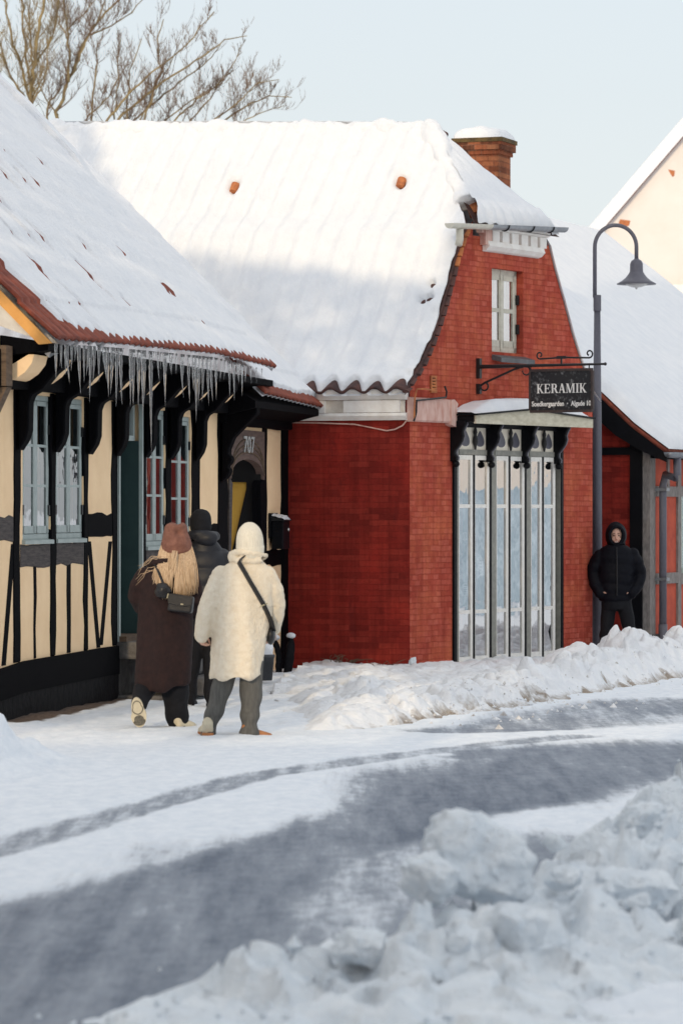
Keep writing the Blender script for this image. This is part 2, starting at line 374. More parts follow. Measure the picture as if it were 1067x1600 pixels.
M['shop_glass'] = glass('shop_window_glass', refl=.80, wave=.006, sc_=1.3)
t = NT('ice'); t.b.inputs['Transmission Weight'].default_value = .8; t.b.inputs['IOR'].default_value = 1.31
M['ice'] = t.done((.97,.98,.99), t.ramp(t.noise(40, 3), (.3, .03), (.7, .22)), t.bump(t.noise(30, 3), .004), .5)
# ------------------------------------------------------------------ ground, road, snow banks
def polydist(X, Y, pts):                            # distance to a polyline and interpolated third value
    best = np.full(X.shape, 1e9); val = np.zeros(X.shape)
    for (x0,y0,w0), (x1,y1,w1) in zip(pts[:-1], pts[1:]):
        dx, dy = x1-x0, y1-y0; q = np.clip(((X-x0)*dx+(Y-y0)*dy)/(dx*dx+dy*dy), 0, 1)
        d = np.hypot(X-(x0+q*dx), Y-(y0+q*dy)); m = d < best
        best = np.where(m, d, best); val = np.where(m, w0+q*(w1-w0), val)
    return best, val
def band(top, bot):                                 # a wheel track given by its far and near edges in the photograph, laid on the ground
    out = []
    for (xa, ya), (xb, yb) in zip(top, bot):
        a, b = G(xa, ya), G(xb, yb); out.append(((a[0]+b[0])/2, (a[1]+b[1])/2, math.dist(a, b)/2))
    return out
obj('ground', MB().add([(-1500,-600,-.35),(1500,-600,-.35),(1500,3000,-.35),(-1500,3000,-.35)], [(0,1,2,3)]), M['snow']); kind(bpy.data.objects['ground'], 'structure')
gx = np.linspace(-4.6, 7.4, 330); gy = np.concatenate([np.linspace(9, 24, 330), np.linspace(24.04, 60, 520)])
X, Y = np.meshgrid(gx, gy)
bare = np.zeros(X.shape)
for pts, amp in ((band([(-60,1338),(0,1322),(120,1288),(240,1256),(400,1211),(534,1192),(640,1178),(760,1163),(900,1150)],
                      [(-60,1351),(0,1335),(120,1299),(240,1264),(400,1218),(534,1199),(640,1184),(760,1169),(900,1156)]), .42),
                 (band([(-120,1478),(0,1444),(100,1420),(250,1386),(400,1337),(534,1297),(640,1258),(720,1232),(800,1196),(900,1180),(1100,1158)],
                      [(-120,1660),(0,1600),(100,1528),(250,1446),(400,1372),(534,1326),(640,1284),(720,1268),(800,1240),(900,1222),(1100,1203)]), .62),
                 (band([(-150,1640),(0,1600),(150,1555),(350,1455),(534,1365),(660,1300)], [(-150,1800),(0,1760),(150,1720),(350,1600),(534,1490),(640,1400)]), .40),
                 (band([(745,1180),(800,1168),(900,1163),(1100,1155)], [(745,1190),(800,1198),(900,1203),(1100,1200)]), .56),
                 (band([(700,1140),(820,1130),(940,1112),(1100,1088)], [(700,1150),(820,1146),(940,1138),(1100,1112)]), .50)):
    d, w = polydist(X, Y, pts); bare = np.maximum(bare, amp*(1-ss(.55, 1.25, d/np.maximum(w, .05))))
bare = bare*(.62+.62*fbm(X*1.6+3, Y*.30, 4, 5))
low_ = ss(.0, .9, X*1.0-(Y-14.2)*.26+1.55)*ss(26, 22, Y); bare += .05*(Y < 30) + .17*low_*fbm(X*3, Y*.5, 4, 8)
verge = ss(-1.6, -2.3, X-(Y-28)*.2)                  # the trodden snow by the house
bare = bare*(1-verge)
Z = .010*fbm(X*2, Y*1.2, 4, 2) + .03*fbm(X*5, Y*4, 4, 9)*(1-np.clip(bare*1.6, 0, 1))
foot = ss(28.0, 28.9, Y)*ss(.8, .2, X-(Y-28.5)*.25)
Z += foot*(.03*fbm(X*3.5, Y*3, 4, 31)+.022*fbm(X*11, Y*7, 3, 33)-.02)
d, _ = polydist(X, Y, [(-3.4,23.0,0),(-2.75,24.6,0),(-2.45,25.7,0)])    # little heap at the left kerb
Z += np.exp(-(d/.42)**2)*(.10+.42*fbm(X*5, Y*4, 5, 41)**1.5)
Z -= ss(30, 48, Y)*.07
dirt = np.zeros(X.shape)
d, _ = polydist(X, Y, [(*G(20,1133),0),(*G(110,1112),0),(*G(200,1088),0)]); dirt = np.maximum(dirt, 1-ss(.05, .32, d))
link('road', grid_mesh('road', np.stack([X, Y, Z], -1), {'bare': bare, 'dirt': dirt}), M['road']); kind(bpy.data.objects['road'], 'structure')

# snow shovelled against the red house, dirty along the road edge
FRONT = [(*G(440,1085),0), (*G(462,1146),0), (*G(540,1147),0), (*G(700,1128),0), (*G(800,1110),0), (*G(900,1090),0), (*G(1067,1056),0), (*G(1250,1020),0)]
gx = np.linspace(-1.6, 9.0, 460); gy = np.linspace(28.4, 56, 760); X, Y = np.meshgrid(gx, gy); gxb, gyb = gx, gy
fd, _ = polydist(X, Y, FRONT)
fl = np.array(FRONT); yl = np.interp(X, fl[1:,0], fl[1:,1], left=0, right=99)
side = np.where((Y > yl) & (X > np.interp(Y, [28, 29.3, 35.9, 42], [-.35, -.35, -.70, -.45])), fd, -fd)*1.0
side = side + .25*(fbm(X*2.2, Y*2.2, 4, 71)-.5)
w1, w2, wv = worley(X*2.3, Y*1.7, 4); v1, v2, vv_ = worley(X*5.5, Y*4.2, 14)
lump = (wv*ss(0,.30,w2-w1)*.5 + vv_*ss(0,.3,v2-v1)*.3 + fbm(X*7, Y*7, 4, 3)*.45)
far_ = ss(32, 41, Y)
ridge = np.exp(-((side-.55)/.45)**2)
leftf = ss(-.6, .5, X-(Y-29)*.03); H_ = ss(-.02, .30, side)*(.05+.09*lump) + ridge*ss(0,.3,side)*(.03+.10*far_+(.12+.12*far_)*lump)*leftf
def mound(x, y, r, h): 
    global H_
    q = np.hypot((X-x)/r, (Y-y)/(r*1.3)); H_ = np.maximum(H_, h*(1-q**2)*(.72+.5*lump)*(q < 1))
for px_, py_, d_, r_, h_ in ((903,1012,41.5,.55,.36),(985,985,42.5,.50,.52),(1010,1000,43,.5,.40),(960,1010,43,.45,.36),(1045,1015,43.5,.6,.34),(1090,1010,44,.7,.38),(835,1036,40.6,.45,.17),(560,1033,41.6,.6,.10)):
    mound((px_-533.5)/F*d_, d_, r_, h_)
Zb = -.07*ss(30, 48, Y) + H_ - .12*ss(.02, -.12, side)
dr = (1-ss(.0, .26, side))*(.42+.5*fbm(X*3, Y*3, 3, 77))*ss(-.5, .6, X-(Y-29)*.02) + .36*ss(.58,.85,vv_)*(1-ss(.1,.7,side))*ss(-.3,.6,X)
link('snow_bank', grid_mesh('snow_bank', np.stack([X, Y, Zb], -1), {'dirt': dr}), M['snow_bank']); kind(bpy.data.objects['snow_bank'], 'structure')

# ploughed snow in the foreground, along the near kerb
CR = [(-1.3,12.0,.0),(-.85,12.5,.035),(-.40,13.0,.12),(.15,13.9,.16),(.60,14.7,.17),(.98,15.6,.22),(1.30,16.8,.29),(1.68,18.2,.36),(2.10,20,.42),(2.9,23,.45),(4.5,27.5,.4)]
gx = np.linspace(-2.0, 4.8, 290); gy = np.linspace(9.2, 28, 620); X, Y = np.meshgrid(gx, gy)
d, hh_ = polydist(X, Y, CR)
cr_ = np.array(CR); xc = np.interp(Y, cr_[:,1], cr_[:,0]); near = X > xc
w1, w2, wv = worley(X*1.9+5, Y*1.5, 24); v1, v2, vv_ = worley(X*4.2, Y*3.4, 34)
lump = wv*ss(0,.35,w2-w1)*.55 + vv_*ss(0,.35,v2-v1)*.3 + fbm(X*6, Y*5, 5, 53)*.5
fx_, fy_, fv_ = facets(X*2.3+1, Y*1.7, 91); f2x, f2y, f2v = facets(X*5.2+4, Y*4.0, 97)
lump = np.clip(.42+.32*(fv_-.5)*2*ss(0,.26,fx_)+.50*fy_*ss(0,.2,fx_) + .20*(f2v-.5)*2*ss(0,.26,f2x) + .34*f2y*ss(0,.2,f2x) + .36*(fbm(X*5, Y*5, 6, 53)-.5), 0, 1.5)
Z = hh_*np.where(near, np.exp(-(d/1.5)**2), np.exp(-(d/.36)**2)) - .035
Z = Z + np.clip(Z+.02, 0, .17)*1.75*(lump-.45) + ss(.02,.10,Z)*.05*(fbm(X*9, Y*8, 5, 57, .65)-.45) + ss(.02,.1,Z)*.03*(f2v-.5)*ss(0,.3,f2x)
hole = np.exp(-(((X-1.42)/.28)**2+((Y-13.0)/.8)**2)); Z -= .30*hole
cut = np.exp(-(((X-1.33+.11*(Y-15.6))/.05)**2+((Y-15.6)/.55)**2)); Z -= .22*cut
dr = .75*hole + .5*cut +   .08*ss(.6,.9,fbm(X*1.5, Y*1.2, 4, 61)) + .06*(1-ss(.0,.12,Z))
link('snow_pile', grid_mesh('snow_pile', np.stack([X, Y, Z], -1), {'dirt': dr}), M['snow_pile']); kind(bpy.data.objects['snow_pile'], 'structure')

def crumbs(name, spots, seed):                      # loose crumbs of snow, uncountable
    q = np.random.default_rng(seed); mb = MB()
    base = [(1,0,0),(-.9,.1,.1),(.1,1,0),(0,-.95,.1),(.1,0,1),(0,.1,-.8)]
    for x, y, z, s in spots:
        j = q.uniform(.55, 1.25, (6,1)); a = q.uniform(0, 6.28); v = np.array(base)*j*s; v = v@np.array([[math.cos(a),-math.sin(a),0],[math.sin(a),math.cos(a),0],[0,0,1]])
        mb.add([(x+p[0], y+p[1], z+p[2]) for p in v], [(0,2,4),(2,1,4),(1,3,4),(3,0,4),(2,0,5),(1,2,5),(3,1,5),(0,3,5)])
    return mb
def sample(Zg, gx_, gy_, x, y): return Zg[np.clip(np.searchsorted(gy_, y), 0, len(gy_)-1), np.clip(np.searchsorted(gx_, x), 0, len(gx_)-1)]
q_ = np.random.default_rng(15); sp = []
while len(sp) < 700:
    y = q_.uniform(9.6, 22); xc_ = np.interp(y, cr_[:,1], cr_[:,0]); x = xc_ + q_.normal(.25, .75)
    if -2 < x < 4.6: sp.append((x, y, max(float(sample(Z, gx, gy, x, y)), -.01)+.004, q_.choice([.012,.018,.026,.04], p=[.4,.33,.2,.07])))
Zp, gxp, gyp = Z.copy(), gx.copy(), gy.copy()
o = obj('snow_crumbs', crumbs('c', sp, 3), M['snow_pile']); kind(o, 'stuff'); o['label'] = 'loose crumbs of snow scattered over the ploughed bank'
sp = []
while len(sp) < 520:
    k = q_.integers(1, len(FRONT)-1); a, b = FRONT[k], FRONT[k+1]; u = q_.random(); off = abs(q_.normal(0, .35))*q_.choice([-1,1], p=[.3,.7])
    dx, dy = b[0]-a[0], b[1]-a[1]; l = math.hypot(dx, dy); x, y = a[0]+dx*u-dy/l*off, a[1]+dy*u+dx/l*off
    if x > .1 + 1.2*q_.random(): sp.append((x, y, max(float(sample(Zb, gxb, gyb, x, y)), -.07*float(ss(30,48,y)))+.006, q_.choice([.010,.016,.024,.038], p=[.4,.3,.22,.08])))
o = obj('snow_clods', crumbs('c', sp, 4), M['snow_bank']); kind(o, 'stuff'); o['label'] = 'small clods of snow along the foot of the bank'
at = o.data.attributes.new('dirt', 'FLOAT', 'POINT'); at.data.foreach_set('value', np.repeat(np.where(q_.random(len(sp)) < .4, .5, .05), 6).astype(np.float32))
def ico(sub): 
    import bmesh
    bm = bmesh.new(); bmesh.ops.create_icosphere(bm, subdivisions=sub, radius=1); me = bpy.data.meshes.new('chunk'); bm.to_mesh(me); bm.free(); return me
def chunk(label, px, py, d, size, seed, rot=0, sub=5, group=None, sink=.0):
    me = ico(sub); n = len(me.vertices); co = np.empty(n*3); me.vertices.foreach_get('co', co); co = co.reshape(-1,3)
    r_ = np.random.default_rng(seed)
    for _ in range(16):                              # knocked-off facets
        a = r_.normal(size=3); a /= np.linalg.norm(a); lim = r_.uniform(.50, .82); q = co@a; co = co - np.maximum(q-lim, 0)[:,None]*a*.85
    nn = co/np.linalg.norm(co, axis=1)[:,None]
    co = co + nn*((vn3(co*2.1+seed)-.5)*.20 + (vn3(co*5+seed)-.5)*.15 + (vn3(co*11+seed)-.5)*.10 + (vn3(co*23+seed)-.5)*.06)[:,None]
    co = co*np.array(size); me.vertices.foreach_set('co', co.ravel()); me.update()
    at = me.attributes.new('dirt', 'FLOAT', 'POINT'); at.data.foreach_set('value', (np.clip(.22*vn3(co*6+seed)-.1, 0, 1)).astype(np.float32))
    p = Pt(px, py, d); M_ = Matrix.Translation(p) @ Matrix.Rotation(R(rot), 4, 'Z')
    o = link('snow_chunk', me, M['snow_pile'], None, M_, True); tag(o, label, 'snow chunk', group or 'chunks of ploughed snow'); return o
chunk('large rounded boulder of dirty snow, the tallest on the foreground pile', 747, 1342, 14.9, (.255,.24,.245), 3, 20)
chunk('broad sloping slab of snow leaning against the tall snow boulder', 672, 1382, 14.6, (.15,.17,.14), 5, -30)
chunk('grey cracked block of snow at the right edge of the foreground pile', 985, 1392, 15.2, (.19,.19,.14), 8, 50)
rs_ = np.random.default_rng(77); k_ = 0
while k_ < 46:
    y = rs_.uniform(10.8, 20.5); xc_ = np.interp(y, cr_[:,1], cr_[:,0]); x = xc_ + rs_.normal(.42, .42); pz = float(sample(Zp, gxp, gyp, x, y))
    if pz < .07 or x < xc_-.25: continue
    s_ = rs_.choice([.05,.07,.095,.13], p=[.38,.32,.2,.1])*rs_.uniform(.85,1.2); px_ = 533.5+x/y*F; py_ = 800-(pz+s_*.25-HC)/y*F
    if abs(px_-745) < 150 and 1230 < py_ < 1440 and y < 16: continue
    chunk('rough lump of ploughed snow among the many on the foreground bank', px_, py_, y, (s_*rs_.uniform(.85,1.3), s_, s_*rs_.uniform(.6,.9)), 100+k_, rs_.uniform(0,360), 4); k_ += 1
chunk('small round grey lump of snow just right of the tall snow boulder', 880, 1372, 15.4, (.10,.10,.08), 11, 0, 4)
chunk('tiny dark lump of dirty ice behind the tall snow boulder', 866, 1316, 16.2, (.06,.06,.05), 13, 10, 4)
chunk('pale snow lump high on the far end of the foreground pile', 1010, 1292, 17.0, (.16,.16,.11), 17, 70)
chunk('white snow lump near the bottom of the frame below the boulder', 560, 1480, 13.4, (.13,.15,.08), 19, 15)
# ------------------------------------------------------------------ half-timbered house
HT = thing('half_timbered_house', 'cream and black half-timbered house with snowy tiled roof and icicles on its eaves', 'house', (LF.o[0]+.1, LF.o[1], 0))
L = LF.M
def lz(py, px, off=0): return LF.px(px, py, off)[1]
S_END = LF.x(455)
wins = []
for xa, xb, ya, yb in ((36,79.5,617,843), (87.5,131,622,841), (228,258.5,640,853), (266.5,298,650,855)):
    s0, s1 = LF.x(xa), LF.x(xb); zm = LF.px((xa+xb)/2, ya)[1]; zb = LF.px((xa+xb)/2, yb)[1]; wins.append((s0, s1, zb, zm))
DOOR = (LF.x(183), LF.x(219), lz(1000,200), lz(612,200))
ARCH = (LF.x(356), LF.x(409), -.1, lz(672,380))
Z_PLATE = 2.86
def wall_cells(ops, s0, s1, z0, z1, th):
    mb = MB(); xs = sorted({s0, s1, *[o[0] for o in ops], *[o[1] for o in ops]}); zs = sorted({z0, z1, *[o[2] for o in ops], *[o[3] for o in ops]})
    inn = lambda x, z: any(o[0] < x < o[1] and o[2] < z < o[3] for o in ops)
    for a, b in zip(xs[:-1], xs[1:]):
        for c, d in zip(zs[:-1], zs[1:]):
            if not inn((a+b)/2, (c+d)/2): mb.add([(a,0,c),(b,0,c),(b,0,d),(a,0,d)], [(0,1,2,3)])
    for a, b, c, d in ops:
        mb.add([(a,0,c),(b,0,c),(b,0,d),(a,0,d),(a,th,c),(b,th,c),(b,th,d),(a,th,d)], [(0,1,5,4),(1,2,6,5),(2,3,7,6),(3,0,4,7)])
    return mb
w = wall_cells(wins+[DOOR, ARCH], -.6, S_END, -.2, 3.3, .16)
w.box(-.6, ARCH[0], 3.9, 4.0, -.2, 3.3).box(-.62, -.60, 0, 4, -.2, 3.3)      # back and end walls
obj('wall', w, M['plaster'], HT, L)
def timb(name, x0, x1, z0, z1, mat='timber', out=.01, taper=0):
    n_ = max(2, int((z1-z0)/.22)) if z1-z0 > (x1-x0)*.6 else 1
    if n_ > 1:
        zs_ = np.linspace(z0, z1, n_+1); q = lambda: random.gauss(0, .016); mid = [(x0+q(), z) for z in zs_], [(x1+q(), z) for z in zs_[::-1]]
        o = obj(name, MB().prism(mid[0][::1]+mid[1], -out, .10), M[mat], HT, L)
    else:
        xs_ = np.linspace(x0, x1, 6); q = lambda: random.gauss(0, .009)
        o = obj(name, MB().prism([(x, z0+q()) for x in xs_]+[(x, z1+q()) for x in xs_[::-1]], -out, .10), M[mat], HT, L)
    bev(o, .010); return o  # def wob
Z_SILL = lambda s: np.interp(s, [LF.x(0), LF.x(30), LF.x(130), LF.x(175), S_END], [lz(1045,0), lz(1034,30), lz(1017,130), lz(1009,175), .25])
POST = [(21,31.5),(78.5,87),(131,137.5),(175,184),(219,227.5),(258.5,266.5),(299,311.5),(340,355.5),(409,416.5),(438.5,455)]
for i, (a, b) in enumerate(POST):
    s0, s1 = LF.x(a), LF.x(b); timb('post', s0, s1, Z_SILL((s0+s1)/2) if i < 9 else -.05, Z_PLATE, out=.011 if i < 9 else .04)
beam_z = 3.30
o = timb('wall_plate', -.6, LF.x(412), Z_PLATE, 3.16, out=.135)
timb('wall_plate', LF.x(340)+.03, S_END, lz(666,420)-.02, lz(640,420), out=.09)
# rails
def rail(xa, xb, ya, yb, mat='timber', name='rail'):
    s0, s1 = LF.x(xa), LF.x(xb); xm = (xa+xb)/2; return timb(name, s0+.004, s1-.004, lz(yb, xm), lz(ya, xm), mat, .008)
rail(-12,21,806,846,'brown_beam'); rail(31.5,78.5,849,886,'brown_beam'); rail(87,131,845,881,'brown_beam'); rail(137.5,175,802,840)
rail(227.5,258.5,857,890,'brown_beam'); rail(266.5,299,858,888,'brown_beam'); rail(311.5,340,818,848); rail(416.5,438.5,858,884)
# studs and braces under the windows
for a, b, yt in ((51.5,57.5,884),(104.5,110.5,880),(241,246,888),(281,286,888)):
    s0, s1 = LF.x(a), LF.x(b); timb('stud', s0, s1, Z_SILL(s0), lz(yt, a), out=.006)
def brace(xa, ya, xb, yb, wd=.13):  # slanting stud
    a = LF.px(xa, ya); b = LF.px(xb, yb); h = wd/2
    o = obj('brace', MB().prism([(a[0]-h,a[1]),(b[0]-h,b[1]),(b[0]+h,b[1]),(a[0]+h,a[1])], -.004, .05), M['timber'], HT, L); return o
brace(139.5,846,154,1012); brace(172.5,846,158,1008); brace(21,850,6,1040); brace(313,852,324,985); brace(337,852,327,985)
# sill beam and tarred plinth (stops at the door steps)
for s0, s1 in ((-.6, DOOR[0]-.02), (DOOR[1]+.02, ARCH[0]-.02)):
    n = 8; xs = np.linspace(s0, s1, n)
    top = [(x, float(Z_SILL(x))) for x in xs]; bot = [(x, float(Z_SILL(x))-.27) for x in xs]
    obj('sill_beam', MB().prism(top + bot[::-1], -.035, .1), M['timber'], HT, L)
    obj('plinth', MB().prism([(x, float(Z_SILL(x))-.272) for x in xs] + [(s1,-.2),(s0,-.2)], -.025, .1), M['plinth'], HT, L)
# eaves: black soffit, cove between the knee braces, knee braces
EO = .50
o = obj('soffit', MB().prismx([(-.47,3.235),(-.47,3.17),(-.05,3.12),(-.05,3.30)], -.15, LF.x(424, .45)), M['timber'], HT, L)
o = obj('soffit', MB().prismx([(-.43,2.99),(-.43,2.92),(-.09,2.84),(-.09,3.2)], LF.x(352,.1), 11.85), M['timber'], HT, L)
brk = [23,80.5,132.5,176,221,260,300.5,345]
for i, xp in enumerate(brk):
    s0 = LF.x(xp); zt = 3.165
    prof = [(-.45,zt),(-.45,zt-.10),(-.36,zt-.17),(-.25,zt-.30),(-.155,zt-.355),(-.13,zt-.42),(-.125,zt-.66),(-.10,zt-.74),(-.034,zt-.84),(-.034,zt)]
    if i == 7: s0 -= .1
    if i == 7: prof = [(-.42,2.93),(-.42,2.86),(-.30,2.74),(-.16,2.60),(-.11,2.48),(-.105,2.42),(-.145,2.38),(-.13,2.33),(-.09,2.29),(-.125,2.25),(-.10,2.19),(-.03,2.12),(-.03,2.93)]
    o = obj('knee_brace', MB().prismx(prof, s0, s0+.17), M['timber'], HT, L); bev(o, .012)
edges = [-.3] + [LF.x(x) for x in brk[:7]] + [LF.x(345)]
for a, b in zip(edges[:-1], edges[1:]):
    cv = [(-.055,2.92),(-.09,2.93),(-.17,2.985),(-.23,3.06),(-.25,3.135),(-.20,3.135),(-.055,3.05)]
    obj('cove', MB().prismx([(y_-.085, z_) for y_, z_ in cv], a+.19, a+.62), M['plaster'], HT, L)
# windows
for i, (s0, s1, z0, z1) in enumerate(wins):
    y = .016; fw = .05
    f = MB().box(s0,s1,y,y+.07,z1-fw,z1).box(s0,s1,y,y+.07,z0,z0+fw).box(s0,s0+fw,y,y+.07,z0+fw,z1-fw).box(s1-fw,s1,y,y+.07,z0+fw,z1-fw)
    sm = (s0+s1)/2; f.box(sm-.022,sm+.022,y-.004,y+.07,z0+fw,z1-fw)
    win = obj('window', f, M['sash'], HT, L); bev(win, .006)
    for a, b in ((s0+fw+.003, sm-.024), (sm+.024, s1-fw-.003)):
        g = MB(); q = .04; c0, c1 = z0+fw+.003, z1-fw-.003
        g.box(a,b,y-.003,y+.02,c1-q,c1).box(a,b,y-.003,y+.02,c0,c0+q*1.7).box(a,a+q,y-.003,y+.02,c0,c1).box(b-q,b,y-.003,y+.02,c0,c1)
        for r_ in (1,2): zz = c0+q*1.7+(c1-c0-q*2.7)*r_/3; g.box(a+q,b-q,y,y+.018,zz-.012,zz+.012)
        obj('casement', g, M['sash'], win, L)
        obj('pane', MB().add([(a+q,y+.008,c0+q),(b-q,y+.008,c0+q),(b-q,y+.008,c1-q),(a+q,y+.008,c1-q)], [(0,1,2,3)]), M['glass'], win, L)
    for sx_, sd in ((s0, 1), (s1, -1)):
        for zz in (z0+.26, z1-.30):
            obj('hinge', MB().box(sx_-.004 if sd > 0 else sx_-.05, sx_+.05 if sd > 0 else sx_+.004, y-.016, y-.001, zz-.045, zz+.045), M['hinge'], win, L)
    obj('window_sill', MB().prismx([(-.03,z0-.005),(-.03,z0-.04),(.1,z0-.04),(.1,z0+.02)], s0-.02, s1+.02), M['sash'], win, L)
    c = MB(); n = 40; xs = np.linspace(s0-.05, s1+.05, n); yy = (.26 if i < 2 else .10)+.025*np.sin(xs*70)
    c.grid(np.array([[(x, y_, z0), (x, y_, z1)] for x, y_ in zip(xs, yy)]))
    cu = obj('curtain', c, M['curtain'], win, L, True)
    obj('room_back', MB().box(s0-.4,s1+.4,.9,.92,z0-.5,z1+.3).box(s0-.4,s1+.4,.2,.9,z0-.52,z0-.5).box(s0-.4,s0-.38,.2,.9,z0-.5,z1+.3).box(s1+.38,s1+.4,.2,.9,z0-.5,z1+.3).box(s0-.4,s1+.4,.2,.9,z1+.3,z1+.32), M['room'], win, L)
# door in a deep green reveal, on stone steps
a, b, c, d = DOOR
dr = obj('door', MB().box(a+.05,b-.05,.30,.35,c,d-.42), M['sash'], HT, L)
obj('door_frame', MB().box(a-.02,a+.03,-.03,.3,c,d).box(b-.045,b+.005,-.035,-.001,c,d).box(a+.03,b-.045,.27,.36,d-.47,d-.41).box(a+.03,b-.045,-.02,.3,d-.06,d), M['sash'], dr, L)
obj('door_reveal', MB().box(b-.045,b-.005,.0,.36,c,d-.47), M['dark_green'], dr, L)
mb = MB()
for k, (p, q) in enumerate(((.05,.42),(.47,.95),(1.0,1.42))):
    mb.box(a+.12,(a+b)/2-.04,.285,.31,c+p,c+q).box((a+b)/2+.04,b-.12,.285,.31,c+p,c+q)
obj('door_panel', mb, M['sash'], dr, L)
obj('handle', MB().tube([(b-.2,.29,c+1.0),(b-.2,.22,c+1.0),(b-.32,.22,c+1.0)], .014), M['hinge'], dr, L)
tr = obj('transom_window', MB().box(a+.03,b-.045,.04,.09,d-.10,d-.06).box(a+.03,b-.045,.04,.09,d-.47,d-.42).box(a+.03,a+.08,.04,.09,d-.42,d-.1).box(b-.1,b-.045,.04,.09,d-.42,d-.1).box((a+b)/2-.02,(a+b)/2+.02,.045,.085,d-.42,d-.1), M['sash'], dr, L)
obj('pane', MB().add([(a+.08,.06,d-.42),(b-.1,.06,d-.42),(b-.1,.06,d-.1),(a+.08,.06,d-.1)], [(0,1,2,3)]), M['glass'], tr, L)
st = MB(); zt = c
for k, (h, y0) in enumerate(((.17,-.36),(.17,-.62),(.17,-.88))):
    st.box(a-.04-.02*k, b+.06+.02*k, y0, .34 if k == 0 else y0+.27, zt-h, zt-.004*k); zt -= h
st.box(a-.06,b+.08,-.55,.3,-.2,zt-.003)
o = obj('door_step', st, M['stone'], HT, L); bev(o, .025, 2)
obj('threshold', MB().box(a-.02,b+.02,-.10,.3,c,c+.05), M['oldwood'], HT, L)
# carved arch over the gateway
a, b, c, d = ARCH
prof = lambda x, k: k
n = 18; sm = (a+b)/2; hw = (b-a)/2-.02
spring, apex = lz(748,360), lz(718,385)
arc = [(sm-hw*math.cos(math.pi*i/n)*.98, spring+(apex-spring)*math.sin(math.pi*i/n)**.8) for i in range(n+1)]
for nm, off, mat_ in (('arch_board', .03, 'carved'),):
    ab = obj(nm, MB().prism([(a,d),(b,d)] + [(b,spring)] + arc[::-1] + [(a,spring)], -.035, .05), M[mat_], HT, L)
for k, g in enumerate((.10,.17,.24)):
    pts = [(sm-(hw+.0)*math.cos(q)*(1), -.037, spring-.02+(apex-spring+g)*math.sin(q)**.75) for q in np.linspace(.12+.12*k, math.pi-.12-.12*k, 24)]
    obj('carved_moulding', MB().tube(pts, .012, 6), M['oldwood'], ab, L, True)
def text(name, body, M_, size, mat, parent, ext=.004, bold=0, sx=1, sh=0):
    cu = bpy.data.curves.new('t', 'FONT'); cu.body = body; cu.size = size; cu.extrude = ext; cu.offset = bold; cu.align_x = 'CENTER'; cu.align_y = 'CENTER'; cu.shear = sh
    o = bpy.data.objects.new('t', cu); COL.objects.link(o); me = evald(o); bpy.data.objects.remove(o)
    return link(name, me, mat, parent, M_ @ Matrix.Rotation(R(90), 4, 'X') @ Matrix.Diagonal((sx,1,1,1)))
zc = lz(696, 381)
text('carved_number', '707', L @ Matrix.Translation((LF.x(383)-0, -.045, zc)), .26, M['worn_paint'], ab, .006, .002, 1.45)
for sgn, x0 in ((1, a), (-1, b)):
    obj('arch_brace', MB().prism([(x0, spring+.02),(x0+sgn*.05, spring),(x0+sgn*.16, spring-.05),(x0+sgn*.10, spring-.7),(x0, spring-1.3)], -.02, .08), M['brown_beam'] if sgn > 0 else M['timber'], HT, L)
gw = MB().box(b-.02,b+.02,.17,2.4,-.2,d)                    # yellow inner wall of the passage, open to the yard behind
obj('passage_wall', gw, M['yellow'], HT, L)
zq = lambda py_: lz(py_, 375)
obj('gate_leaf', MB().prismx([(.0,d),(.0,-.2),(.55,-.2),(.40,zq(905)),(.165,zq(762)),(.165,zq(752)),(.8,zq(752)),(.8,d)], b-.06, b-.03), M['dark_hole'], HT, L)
obj('passage_floor', MB().box(a-1.5,b,.17,2.4,-.2,-.02), M['stone'], HT, L)
obj('door_plinth', MB().box(DOOR[0]-.02, DOOR[1]+.02, -.015, .1, -.2, DOOR[2]-.01), M['stone'], HT, L)
# near gable: jetty beam end, barge board, white infill
obj('gable_wall', MB().prismx([(-.02,2.8),(4,2.8),(4,7),(3.6,7)], -.60, -.55), M['white_plaster'], HT, L)
# roof of the half-timbered house: main span and a slightly lower span over the gateway
TP = 1.0; NL = math.hypot(1, TP)
def roof_span(s0, s1, eo, zs, zv, wmax, name_seed, bare_fn, th):
    def surf(sv, wv, h):                            # height h measured square to the slope
        z = np.interp(sv, zs, zv) + TP*wv - .06*np.clip(.9-wv, 0, 1)**2*0
        return np.stack([sv, -eo + wv - h*TP/NL, z + h/NL], -1)
    sv = np.linspace(s0, s1, int((s1-s0)/.036)); wv = np.concatenate([np.arange(0, .5, .018), np.arange(.5, wmax, .042)])
    W_, S_ = np.meshgrid(wv, sv)
    wave = .026*np.abs(np.sin(math.pi*S_/.22))**.7
    lip = .026*(1-((W_/.33) % 1))
    tile = grid_mesh('t', surf(S_, W_, wave+lip))
    tr = link('roof', tile, M['tile'], HT, L)
    so = tr.modifiers.new('s', 'SOLIDIFY'); so.thickness = .03; so.offset = -1
    n = fbm(S_*1.3, W_*.8, 4, name_seed); n2 = fbm(S_*4.5+9, W_*2.2, 4, name_seed+3); n3 = vn(S_/.22*1.0, W_/.33, name_seed+8)
    t = th + .03*(n-.5) + .02*(n2-.5)
    t = bare_fn(S_, W_, t, n, n2, n3)
    edge = ss(0, .05, S_-s0)*ss(0, .05, s1-S_)
    sn = surf(S_, W_, np.where(edge < 1, np.minimum(t, t*edge + .03*(edge-1)), t) + .027*np.abs(np.sin(math.pi*S_/.22)) + .016*(1-((W_/.33) % 1)))
    so_ = link('roof_snow', grid_mesh('s', sn), M['roof_snow'], tr, L)
    return tr, surf
